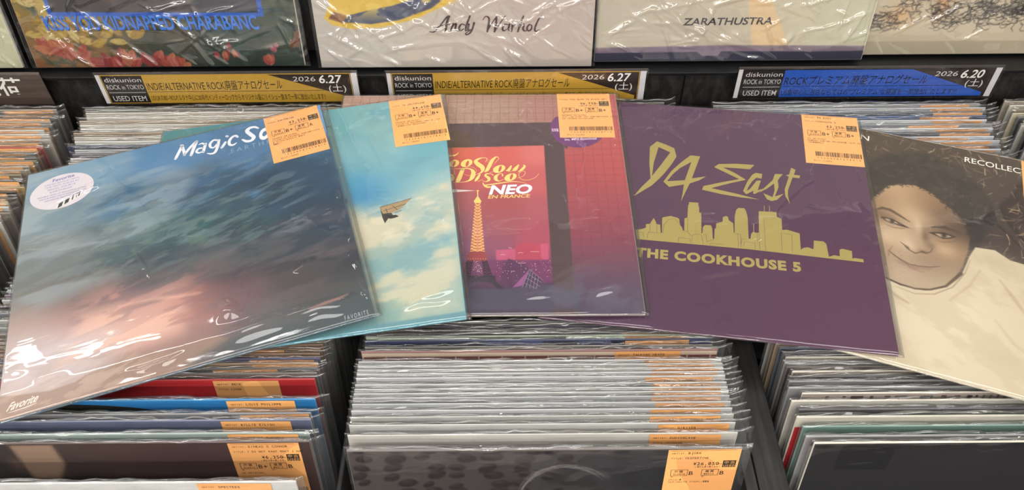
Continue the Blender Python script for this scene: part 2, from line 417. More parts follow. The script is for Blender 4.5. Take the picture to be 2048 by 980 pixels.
def tag(parent, y, TL, TR, BL, info, full=True):
    """orange price tag; TL, TR, BL are its corners on the record face; info = artist, title, price, grades, lines"""
    W_, H_ = 60.0, 79.0
    TL, TR, BL = (np.asarray(p, float) for p in (TL, TR, BL))
    def put(p): return TL + (TR - TL) * p[0] / W_ + (BL - TL) * p[1] / H_
    q = [put(p) for p in ((0, 0), (W_, 0), (W_, H_), (0, H_))]
    V = [(a[0], y, a[1]) for a in q] + [(a[0], y + 0.00012, a[1]) for a in q]
    o = link('price_tag', V, [(0, 3, 2, 1), (4, 5, 6, 7), (0, 1, 5, 4), (1, 2, 6, 5), (2, 3, 7, 6), (3, 0, 4, 7)], paper(ORANGE, 0.5, 'orange_paper'), parent=parent)
    P = Print(y - 0.00008)
    ar, ti, pr, g1, g2, ln = (list(info) + ['', '', '', '', '', []])[:6]
    if ar:
        P.mono('ARTIST:', 3, -5.4, 1.9, 1.75, INK); P.mono(ar[:26], 16.5, -5.6, 2.9, 2.25, INK)
    if ti:
        P.mono('TITLE:', 3, -11.8, 1.9, 1.75, INK); P.mono(ti[:24], 14.5, -12, 2.5, 2.0, INK)
    if full:
        P.line([(2, -1.3), (56, -0.9)], 0.35, INK)
        P.mono('¥' + pr, 45 - 3.25 * (len(pr) + 1), -20.2, 4.0, 3.1, INK); P.mono('(税込)', 42, -19.6, 1.8, 1.1, INK)
        P.mono('(税抜価格+税10%)', 24, -23.4, 1.7, 2.0, INK)
        P.quad(47, 58, -23.5, -14.5, (66, 52, 40)); P.mono('中古', 47.6, -18.6, 3.0, 5.0, (196, 150, 96), 0.00005); P.mono('USED', 47.6, -22.9, 2.8, 2.5, (196, 150, 96), 0.00005)
        for bx_, a, b, g in ((5, '外装', 'SLEEVE', g1), (31, '盤質', 'MEDIA', g2)):
            P.line([(bx_, -26.2), (bx_ + 14, -26.2), (bx_ + 14, -34), (bx_, -34), (bx_, -26.2)], 0.4, INK)
            P.mono(a, bx_ + 2.6, -29.8, 2.6, 4.0, INK); P.mono(b, bx_ + 2, -33.2, 2.0, 1.75, INK)
            P.mono(g, bx_ + 15, -33.4, 5.2, 4.2, INK); P.mono('備考:', bx_ + 0.5, -36.2, 1.2, 1.0, INK)
        for i, s in enumerate(ln): P.mono(s, 4, -40.5 - 3.1 * i, 1.9, 1.85, INK)
        rb = random.Random(len(ar) + len(pr)); x = 11.0
        while x < 58:
            w = rb.choice([.35, .35, .7, 1.0]); P.quad(x, min(x + w, 58.4), -67, -60, INK); x += w + rb.choice([.4, .4, .8])
        for i in range(14): P.mono('*2200787578410*'[i], 12 + i * 3.3, -70.8, 2.2, 2.4, INK)
        P.mono('オレンジ:10002', 8, -75.2, 2.0, 1.9, INK)
    sx = (TR - TL) / W_; sz = (TL - BL) / H_
    P.affine(lambda v: (TL[0] + v[0] * sx[0] + v[2] * sz[0], v[1], TL[1] + v[0] * sx[1] + v[2] * sz[1]))
    P.build('tag_print', o)
    return o
ART = {
'r1':[('f',.06,[(.0086,.9693,112,148,168),(.2375,.9187,105,148,172),(.4515,.9009,72,128,168),(.7363,.8699,72,118,155),(.96,.983,100,152,200),(.9652,.6711,55,95,122),(.0228,.789,115,142,148),(.1637,.7586,98,130,145),(.3204,.7464,50,105,142),(.5582,.7032,52,96,126),(.7411,.5828,42,76,98),(.9437,.4333,38,62,82),(.0394,.5785,112,122,120),(.1871,.5658,105,118,116),(.3214,.5812,78,108,114),(.4872,.5177,42,86,90),(.6641,.4277,40,66,72),(.8396,.3606,40,58,70),(.956,.2308,42,50,58),(.0496,.4498,102,110,102),(.1796,.401,98,98,94),(.3949,.4016,68,68,76),(.6092,.3001,62,58,66),(.8206,.2204,60,54,56),(.9499,.1121,62,64,64),(.0451,.3346,168,142,128),(.1841,.3019,168,120,110),(.2951,.2988,182,124,114),(.4348,.2467,204,156,136),(.5328,.2294,178,106,92),(.6435,.1881,108,76,80),(.8325,.0984,76,72,74),(.9704,.0659,74,82,84),(.0408,.2265,190,178,170),(.1484,.2048,194,184,180),(.269,.2145,212,186,162),(.3918,.1691,204,160,144),(.5279,.137,162,124,114),(.6625,.0872,100,95,96),(.7982,.0552,86,92,92),(.9355,.0318,66,86,88),(.0368,.1249,190,176,166),(.1938,.0845,188,176,172),(.0322,.0373,180,160,144),(.1333,.0247,174,154,138),(.2598,.0438,150,126,110),(.3901,.0465,140,110,100),(.5232,.0494,124,105,98),(.7293,.0624,86,96,96),(.987,.0034,60,85,90)]),('n',.55,(150,168,170),.3,.075,.1,.52,.16,3,[(-.02,.35),(.45,.45),(.55,.8),(.3,1.0),(-.02,1.0)]),('n',.3,(66,112,106),.16,.05,.25,.5,.2,7,[(.25,.38),(.72,.36),(.78,.62),(.5,.72),(.2,.6)]),('n',.38,(92,124,104),.07,.03,.2,.6,.12,17,[(.3,.42),(.6,.38),(.72,.5),(.55,.62),(.25,.55)]),('n',.5,(28,52,72),.25,.1,.1,.5,.2,11,[(.4,.4),(1,.4),(1,.85),(.5,.75)]),('n',.4,(120,100,98),.2,.05,.1,.55,.15,13,[(.5,.15),(1,.15),(1,.45),(.5,.45)]),('b',.6,(60,130,185),(.7285,.6169),(.0363,-.0215),(-.0067,-.0193)),('n',.35,(40,60,72),.1,.035,.25,.5,.14,31,[(.2,.3),(1,.3),(1,.8),(.2,.8)]),('n',.38,(122,140,142),.09,.022,.25,.57,.1,33,[(.0,.4),(.9,.4),(.9,.82),(.0,.85)]),('n',.3,(104,122,96),.06,.018,.3,.6,.09,35,[(.2,.4),(.75,.4),(.75,.65),(.2,.62)]),('n',.3,(96,88,92),.12,.03,.1,.52,.12,37,[(.3,.2),(1,.2),(1,.42),(.3,.42)]),('n',.5,(236,190,160),.14,.03,.2,.52,.12,39,[(.15,.13),(.48,.13),(.5,.28),(.2,.3)]),('n',.4,(206,200,202),.1,.03,.2,.5,.14,43,[(.0,.08),(.28,.08),(.3,.2),(.0,.22)]),('s',.0075,.6,(212,140,116),[(.8331,.083,.0045),(.8741,.0904,.0105),(.9176,.0933,.009),(.9418,.0996,.003)]),('s',.012,.5,(232,180,150),[(.3092,.2897,.009),(.3933,.2854,.012),(.4777,.2656,.012),(.5344,.2581,.0045)]),('p',.0045,.7,(150,124,104),[(-.023,.0892),(.0544,.0693),(.1314,.0544),(.1949,.0608),(.2329,.0786),(.2786,.0737),(.3243,.0963),(.3908,.098),(.4304,.0747),(.471,.0861),(.5525,.088),(.6052,.0614),(.3887,-.0518),(.0154,-.0412)]),('p',.039,.7,(66,80,82),[(.4949,.0167),(.619,.0635),(.6867,.0528),(.7692,.0476),(.8535,.0493),(.9262,.0596),(1.0025,.0827),(1.01,-.0234),(.7866,-.0301),(.5604,.0012)]),('n',.35,(215,195,170),.05,.018,.3,.55,.1,23,[(0,0),(.45,0),(.35,.11),(.0,.12)])],  # pale grey-lilac at lower left includes the film's reflection haze, painted in
'r2':[('f',.065,[(.6679,.9532,98,172,184),(.81,.9235,112,182,194),(.7539,.7245,126,190,198),(.9204,.6663,84,172,198),(.6702,.5724,60,158,202),(.735,.5322,50,142,200),(.8323,.5408,98,178,204),(.9636,.5616,146,194,200),(.7024,.4105,168,182,168),(.8276,.4083,164,186,178),(.939,.4304,188,198,178),(.9902,.3774,176,198,184),(.7937,.31,150,178,166),(.8996,.2903,150,186,184),(.9747,.2764,98,174,198),(.7618,.2361,126,174,176),(.8485,.1628,126,178,182),(.9394,.2036,170,192,174),(.7594,.1048,138,176,162),(.8891,.0998,186,196,160),(.9689,.1038,98,164,178),(.8842,.0117,126,178,172),(.9551,.0167,88,152,170),(.7016,.0178,80,138,154),(.0269,.9759,70,142,144),(.2201,.9908,66,142,148),(.4155,1.0058,70,150,160),(.2068,.3984,80,150,160),(.3871,.099,82,142,158)]),('n',.75,(206,206,176),.16,.11,.3,.54,.12,41,[(.55,.05),(1,.02),(1,.62),(.86,.58),(.72,.45),(.55,.55)]),('n',.5,(222,222,196),.09,.06,.2,.56,.1,47,[(.6,.3),(1,.3),(1,.6),(.7,.45)]),('b',.75,(206,206,176),(.7024,.3999),(.0587,-.0322),(-.0124,-.0686)),('b',.6,(214,214,186),(.9424,.4853),(.0658,.019),(.0126,-.0514)),('b',.6,(196,200,170),(.6709,.4597),(.0316,-.0169),(-.006,-.0421)),('b',.55,(196,202,172),(.8881,.0819),(.0639,-.0114),(-.0025,-.0442)),('b',.55,(192,204,186),(.9535,.1914),(.0454,.011),(.0091,-.0361)),('b',.5,(80,160,196),(.9619,.3094),(.0625,.0131),(.0043,-.0254)),('b',.6,(44,138,204),(.7156,.536),(.0551,.0076),(.0094,-.0335)),('n',.4,(88,160,186),.2,.09,.2,.55,.14,51,[(.6,.05),(1,.05),(1,1),(.6,1)]),('p',.006,.8,(82,150,170),[(.4802,-.0199),(.6736,.0175),(1.0008,.0226),(1.0022,-.009),(.6738,-.0199),(.4823,-.0531)])],
'glider':[[(.7662,.4745),(.8676,.4953),(.8292,.4536),(.8083,.4445),(.7735,.4424)],[(.7662,.4745),(.7751,.4442),(.802,.4435),(.8064,.4317),(.7903,.4196),(.7805,.4022),(.7732,.4272)],[(.7906,.4326),(.8159,.4321),(.825,.4239),(.8123,.4198),(.7966,.4185)]],
'glider_lines':[[(.7662,.4745),(.8676,.4953)],[(.7786,.4567),(.8491,.4742)],[(.806,.4736),(.8213,.4529)],[(.813,.4414),(.8338,.4484)],[(.7851,.4643),(.7951,.4209)]],
'r3':[('f',.1,[(.3946,.8995,176,140,120),(.5748,.926,172,138,120),(.7557,.9103,170,120,110),(.9282,.7994,190,84,84),(.9421,.645,186,72,76),(.8701,.4562,172,66,78),(.8943,.3461,152,62,80),(.9139,.2019,112,66,88),(.8741,.2832,140,58,78),(.9614,.0679,78,74,98),(.8443,.0687,72,64,88),(.5808,.034,66,58,80),(.7256,.024,66,60,80),(.5087,.0165,64,58,80)]),('grid',.032,.0013,.28,(92,52,62)),('p',.0023,1,(86,68,72),[(.3084,.8398),(.8426,.846),(.809,.704),(.7957,.7143),(.8022,.1024),(.8069,-.0209),(.7312,-.0204),(.7356,.1029),(.7303,.7225),(.3172,.7106)]),('p',.0023,1,(80,60,64),[(.3084,.8398),(.7978,.8409),(.7983,-.0208),(.7312,-.0204),(.7303,.7225),(.3172,.7106)]),('pf',.0023,1,[(.3173,.7081),(.7285,.7226),(.7382,.0916),(.7396,.0511),(.363,.0354)],[(.4047,.687,214,94,82),(.5764,.6856,214,92,84),(.714,.6971,216,108,104),(.4266,.5761,196,78,80),(.5772,.5748,200,84,84),(.7102,.55,198,88,92),(.4317,.4596,172,84,92),(.5781,.4359,170,72,80),(.7147,.4127,176,80,92),(.4681,.3493,150,84,100),(.5945,.3483,160,76,88),(.7201,.3261,170,74,94),(.4564,.2453,138,84,116),(.5793,.2545,146,78,104),(.6878,.2845,176,70,96),(.4746,.1658,112,66,104),(.5799,.165,110,54,92),(.7003,.1642,128,58,98),(.4779,.0712,56,46,66),(.6099,.0703,64,44,72),(.7127,.0788,60,46,72)]),('p',.003,.8,(206,84,120),[(.5665,.2449),(.6287,.2494),(.6284,.2027),(.5688,.2007)]),('p',.003,.8,(206,84,120),[(.6818,.2665),(.7293,.2712),(.7289,.2044),(.7102,.1997)]),('p',.003,.85,(186,62,86),[(.6288,.2644),(.6516,.2743),(.6744,.2766),(.7045,.2663),(.7083,.1997),(.6283,.1979)]),('p',.0045,.8,(112,50,96),[(.461,.199),(.5688,.2046),(.7364,.2053),(.737,.1189),(.7078,.1145),(.5732,.1247),(.4668,.1441)]),('p',.0045,.9,(86,44,84),[(.5912,.1909),(.606,.2102),(.6506,.1905),(.6724,.1664),(.6205,.1013),(.5806,.1154)]),('p',.003,.9,(150,82,140),[(.6169,.0967),(.6687,.1664),(.6495,.1057)]),('p',.003,.95,(70,52,78),[(.6687,.1664),(.708,.1238),(.6927,.0916),(.6458,.0965)]),('p',.003,.9,(160,62,62),[(.4877,.238),(.5328,.2377),(.5406,.2179),(.5372,.2009),(.4832,.2013),(.4789,.2184)]),('p',.003,.95,(52,44,56),[(.4704,.1441),(.5676,.1434),(.5678,.1224),(.5988,.0877),(.5771,.0878),(.5551,.1155),(.5259,.1204),(.4824,.116),(.4721,.0977)]),('p',.006,.85,(74,70,92),[(.4687,.0931),(.5988,.0923),(.7185,.1098),(.8146,.0771),(.811,.0148),(.4751,.017)]),('n',.35,(108,106,128),.1,.05,.5,.52,.12,61,[(.4,.0),(1,.0),(1,.14),(.85,.16),(.4,.1)])],
'slow_strokes':[[(.3945,.6718,.0073),(.4093,.6698,.0081),(.4218,.6716,.0066),(.4299,.6783,.0037),(.4354,.6891,.0006)],[(.5273,.6363,.0011),(.5321,.6545,.0022),(.5206,.6585,.0026),(.506,.6547,.0073),(.4939,.6411,.0121),(.5036,.6259,.0176),(.5163,.6123,.0169),(.5187,.5974,.011),(.5128,.5856,.0055),(.4956,.5749,.0011)],[(.5271,.5899,.0055),(.5341,.5988,.0118),(.542,.6226,.0129),(.551,.6467,.0114),(.5623,.6618,.0055),(.5703,.6602,.0026),(.5712,.6511,.0018),(.5564,.6285,.0011)],[(.5436,.5854,.0018),(.5538,.5912,.0011),(.5609,.6015,.0009)],[(.598,.5953,.0037),(.6062,.5982,.011),(.6145,.6175,.0055)],[(.6206,.5951,.0055),(.6278,.601,.014),(.6393,.6218,.0055)],[(.638,.5876,.0026),(.6515,.6008,.0096),(.66,.6156,.0081),(.6559,.6217,.0029)],[(.6062,.5878,.0015),(.6227,.5951,.0011)],[(.4326,.541,.0055),(.4392,.5526,.0154),(.4516,.6024,.0129)],[(.4041,.6043,.0011),(.4432,.6061,.0022),(.4742,.6046,.0048),(.487,.5903,.0129),(.4856,.5668,.0154),(.476,.5494,.0073),(.4559,.5414,.0022),(.4235,.5394,.0018)],[(.4944,.5449,.0037),(.5002,.555,.0103),(.5099,.5768,.0055)],[(.5046,.5434,.0018),(.5206,.5548,.0009)],[(.554,.5735,.0048),(.5468,.5795,.0026),(.5324,.5796,.0055),(.5285,.5708,.0073),(.5389,.5605,.011),(.5401,.5489,.0081),(.529,.5426,.0026),(.5187,.5476,.0018)],[(.5857,.5704,.0062),(.5847,.5792,.0026),(.5734,.5784,.0037),(.5633,.5661,.0118),(.5645,.5516,.0107),(.5757,.5451,.0033),(.5899,.5557,.0009)],[(.5199,.5389,.0015),(.5253,.5259,.0062),(.5355,.5173,.0081),(.5476,.5172,.0062)],[(.5273,.5259,.0044),(.5576,.5314,.0048),(.5879,.5375,.0044),(.6184,.5425,.0033),(.6488,.5388,.0018),(.671,.5305,.0006)],[(.6347,.5597,.0009),(.6511,.5654,.0013),(.6615,.58,.0015),(.6576,.5919,.0017),(.6473,.589,.0015),(.64,.5773,.0017),(.6429,.5597,.0017),(.657,.5494,.0017),(.6754,.5507,.0017),(.6918,.5593,.0015),(.7023,.5709,.0013),(.7087,.5826,.0006)],[(.4566,.5787,.0009),(.4711,.5727,.0013),(.4855,.5726,.0011),(.4973,.5902,.0011),(.4928,.6051,.0011),(.4781,.6141,.0013),(.4597,.6083,.0009)],[(.4092,.6057,.0015),(.4207,.6027,.0017),(.4244,.5878,.0017),(.4179,.5732,.0013),(.4056,.5733,.0011)]],
'slow_rings':[[[(.4378,.6388),(.4383,.6349),(.4381,.6308),(.437,.6267),(.4351,.6229),(.4325,.6195),(.4294,.6166),(.4259,.6145),(.4222,.6132),(.4185,.6128),(.4149,.6134),(.4116,.6148),(.4088,.617),(.4067,.6199),(.4053,.6234),(.4047,.6273),(.4049,.6314),(.406,.6355),(.4079,.6394),(.4104,.6428),(.4135,.6457),(.417,.6478),(.4208,.6491),(.4245,.6495),(.4282,.649),(.4315,.6476),(.4342,.6453),(.4364,.6423)],[(.4255,.6281),(.4241,.6231),(.4224,.6192),(.4205,.6169),(.4187,.6167),(.4174,.6185),(.4167,.6221),(.4168,.6269),(.4175,.6323),(.4189,.6373),(.4207,.6413),(.4226,.6436),(.4244,.6438),(.4257,.642),(.4264,.6383),(.4263,.6335)]],[[(.4831,.6415),(.4835,.6374),(.483,.633),(.4815,.6287),(.4791,.6245),(.476,.6207),(.4722,.6175),(.468,.6151),(.4636,.6135),(.4592,.6128),(.455,.6132),(.4512,.6144),(.4481,.6166),(.4457,.6195),(.4442,.6231),(.4437,.6272),(.4442,.6315),(.4456,.6359),(.448,.6401),(.4511,.6439),(.4549,.6471),(.4591,.6496),(.4636,.6512),(.468,.6519),(.4723,.6516),(.4761,.6503),(.4792,.6481),(.4816,.6451)],[(.4709,.6273),(.4694,.6221),(.4674,.6181),(.4651,.6159),(.4631,.6158),(.4615,.6178),(.4606,.6216),(.4606,.6267),(.4614,.6323),(.4629,.6376),(.465,.6416),(.4672,.6439),(.4693,.644),(.4708,.642),(.4717,.6381),(.4717,.6329)]],[[(.5946,.6123),(.595,.6083),(.5943,.604),(.5926,.5997),(.59,.5955),(.5866,.5917),(.5826,.5885),(.5782,.586),(.5736,.5843),(.569,.5836),(.5647,.5838),(.5609,.585),(.5577,.5871),(.5554,.59),(.554,.5935),(.5536,.5975),(.5542,.6018),(.5559,.6062),(.5585,.6104),(.5618,.6142),(.5659,.6175),(.5703,.62),(.5749,.6217),(.5795,.6224),(.5839,.6222),(.5877,.6209),(.5909,.6188),(.5932,.6159)],[(.5816,.6015),(.5799,.5961),(.5778,.5919),(.5757,.5895),(.5738,.5893),(.5724,.5913),(.5718,.5951),(.572,.6003),(.5731,.6061),(.5747,.6114),(.5768,.6157),(.579,.6181),(.5809,.6183),(.5823,.6164),(.5829,.6125),(.5827,.6072)]],[[(.6326,.5721),(.6328,.5682),(.6321,.5641),(.6304,.56),(.6277,.556),(.6243,.5523),(.6203,.5492),(.6159,.5468),(.6114,.5451),(.6068,.5444),(.6026,.5446),(.5988,.5456),(.5957,.5476),(.5935,.5503),(.5921,.5536),(.5918,.5574),(.5925,.5615),(.5942,.5657),(.5968,.5697),(.6002,.5734),(.6042,.5765),(.6087,.579),(.6133,.5807),(.6178,.5814),(.6221,.5813),(.6259,.5802),(.629,.5782),(.6313,.5754)],[(.6196,.5629),(.6179,.5579),(.6159,.5539),(.6137,.5517),(.6119,.5515),(.6105,.5534),(.6099,.5571),(.6101,.562),(.6112,.5674),(.6128,.5725),(.6149,.5764),(.617,.5787),(.6189,.5789),(.6203,.577),(.6209,.5733),(.6206,.5683)]],[[(.4244,.5672),(.4252,.5635),(.4254,.5598),(.4252,.5562),(.4244,.553),(.4232,.5503),(.4216,.5482),(.4197,.5469),(.4176,.5463),(.4153,.5466),(.4131,.5477),(.4109,.5496),(.409,.5521),(.4074,.5552),(.4062,.5587),(.4054,.5624),(.4052,.5661),(.4054,.5697),(.4062,.5729),(.4074,.5757),(.409,.5778),(.4109,.5791),(.413,.5797),(.4153,.5794),(.4176,.5783),(.4197,.5764),(.4216,.5738),(.4232,.5707)],[(.4154,.5614),(.4143,.5573),(.4129,.5541),(.4114,.5523),(.41,.5521),(.4089,.5535),(.4084,.5564),(.4085,.5603),(.4091,.5646),(.4102,.5687),(.4116,.5719),(.4132,.5737),(.4145,.5739),(.4156,.5725),(.4161,.5696),(.416,.5657)]]],
'neo':[(.5417,.4839),(.6793,.4878),(.5475,.5258)],
'enf':[(.5384,.4643),(.674,.4688),(.5406,.4799)],
'beam':[(.4087,.5092),(.4976,.5011),(.4096,.4922)],
'tower_gold':[[(.5025,.4996),(.5065,.4996),(.5067,.4743),(.518,.452),(.515,.4437),(.4963,.4439),(.4925,.4522),(.5035,.4743)],[(.5004,.503),(.5084,.5029),(.5085,.4984),(.5005,.4985)]],
'tower_body':[[(.4967,.4439),(.515,.4437),(.5328,.2377),(.4877,.238)]],
'tower_lat':[[(.4968,.4428),(.5162,.4292)],[(.515,.4426),(.4962,.4293)],[(.4968,.4428),(.5062,.4293)],[(.515,.4426),(.5062,.4293)],[(.4962,.4293),(.5173,.4158)],[(.5162,.4292),(.4956,.416)],[(.4962,.4293),(.5065,.4159)],[(.5162,.4292),(.5065,.4159)],[(.4956,.416),(.5185,.4025)],[(.5173,.4158),(.495,.4027)],[(.4956,.416),(.5068,.4026)],[(.5173,.4158),(.5068,.4026)],[(.495,.4027),(.5196,.3893)],[(.5185,.4025),(.4944,.3895)],[(.495,.4027),(.5071,.3894)],[(.5185,.4025),(.5071,.3894)],[(.4944,.3895),(.5208,.3762)],[(.5196,.3893),(.4938,.3764)],[(.4944,.3895),(.5073,.3763)],[(.5196,.3893),(.5073,.3763)],[(.4938,.3764),(.5219,.3632)],[(.5208,.3762),(.4932,.3634)],[(.4938,.3764),(.5076,.3633)],[(.5208,.3762),(.5076,.3633)],[(.4932,.3634),(.523,.3503)],[(.5219,.3632),(.4927,.3505)],[(.4932,.3634),(.5079,.3504)],[(.5219,.3632),(.5079,.3504)],[(.4927,.3505),(.5241,.3374)],[(.523,.3503),(.4921,.3377)],[(.4927,.3505),(.5082,.3376)],[(.523,.3503),(.5082,.3376)],[(.4921,.3377),(.5252,.3247)],[(.5241,.3374),(.4915,.3249)],[(.4921,.3377),(.5084,.3248)],[(.5241,.3374),(.5084,.3248)],[(.4915,.3249),(.5263,.312)],[(.5252,.3247),(.491,.3123)],[(.4915,.3249),(.5087,.3121)],[(.5252,.3247),(.5087,.3121)],[(.491,.3123),(.5274,.2994)],[(.5263,.312),(.4904,.2997)],[(.491,.3123),(.509,.2995)],[(.5263,.312),(.509,.2995)],[(.4904,.2997),(.5285,.2869)],[(.5274,.2994),(.4899,.2872)],[(.4904,.2997),(.5092,.287)],[(.5274,.2994),(.5092,.287)],[(.4899,.2872),(.5296,.2745)],[(.5285,.2869),(.4893,.2748)],[(.4899,.2872),(.5095,.2746)],[(.5285,.2869),(.5095,.2746)],[(.4893,.2748),(.5307,.2621)],[(.5296,.2745),(.4888,.2624)],[(.4893,.2748),(.5098,.2623)],[(.5296,.2745),(.5098,.2623)],[(.4888,.2624),(.5317,.2499)],[(.5307,.2621),(.4882,.2502)],[(.4888,.2624),(.51,.25)],[(.5307,.2621),(.51,.25)],[(.4882,.2502),(.5328,.2377)],[(.5317,.2499),(.4877,.238)],[(.4882,.2502),(.5103,.2378)],[(.5317,.2499),(.5103,.2378)]],
'tower_legs':[[(.4814,.2013),(.4953,.1911)],[(.4963,.2012),(.4789,.1913)],[(.4814,.2013),(.4789,.1913)],[(.4963,.2012),(.4953,.1911)],[(.4789,.1913),(.4953,.1911)],[(.4789,.1913),(.4944,.1811)],[(.4953,.1911),(.4765,.1813)],[(.4789,.1913),(.4765,.1813)],[(.4953,.1911),(.4944,.1811)],[(.4765,.1813),(.4944,.1811)],[(.4765,.1813),(.4934,.1712)],[(.4944,.1811),(.4741,.1713)],[(.4765,.1813),(.4741,.1713)],[(.4944,.1811),(.4934,.1712)],[(.4741,.1713),(.4934,.1712)],[(.4741,.1713),(.4925,.1613)],[(.4934,.1712),(.4717,.1614)],[(.4741,.1713),(.4717,.1614)],[(.4934,.1712),(.4925,.1613)],[(.4717,.1614),(.4925,.1613)],[(.4717,.1614),(.4916,.1514)],[(.4925,.1613),(.4693,.1516)],[(.4717,.1614),(.4693,.1516)],[(.4925,.1613),(.4916,.1514)],[(.4693,.1516),(.4916,.1514)],[(.4693,.1516),(.4907,.1416)],[(.4916,.1514),(.4669,.1418)],[(.4693,.1516),(.4669,.1418)],[(.4916,.1514),(.4907,.1416)],[(.4669,.1418),(.4907,.1416)],[(.526,.201),(.542,.1908)],[(.5391,.2009),(.5272,.1909)],[(.526,.201),(.5272,.1909)],[(.5391,.2009),(.542,.1908)],[(.5272,.1909),(.542,.1908)],[(.5272,.1909),(.545,.1808)],[(.542,.1908),(.5283,.1809)],[(.5272,.1909),(.5283,.1809)],[(.542,.1908),(.545,.1808)],[(.5283,.1809),(.545,.1808)],[(.5283,.1809),(.5479,.1708)],[(.545,.1808),(.5294,.1709)],[(.5283,.1809),(.5294,.1709)],[(.545,.1808),(.5479,.1708)],[(.5294,.1709),(.5479,.1708)],[(.5294,.1709),(.5508,.1609)],[(.5479,.1708),(.5306,.161)],[(.5294,.1709),(.5306,.161)],[(.5479,.1708),(.5508,.1609)],[(.5306,.161),(.5508,.1609)],[(.5306,.161),(.5537,.151)],[(.5508,.1609),(.5317,.1511)],[(.5306,.161),(.5317,.1511)],[(.5508,.1609),(.5537,.151)],[(.5317,.1511),(.5537,.151)],[(.5317,.1511),(.5566,.1412)],[(.5537,.151),(.5328,.1413)],[(.5317,.1511),(.5328,.1413)],[(.5537,.151),(.5566,.1412)],[(.5328,.1413),(.5566,.1412)]],
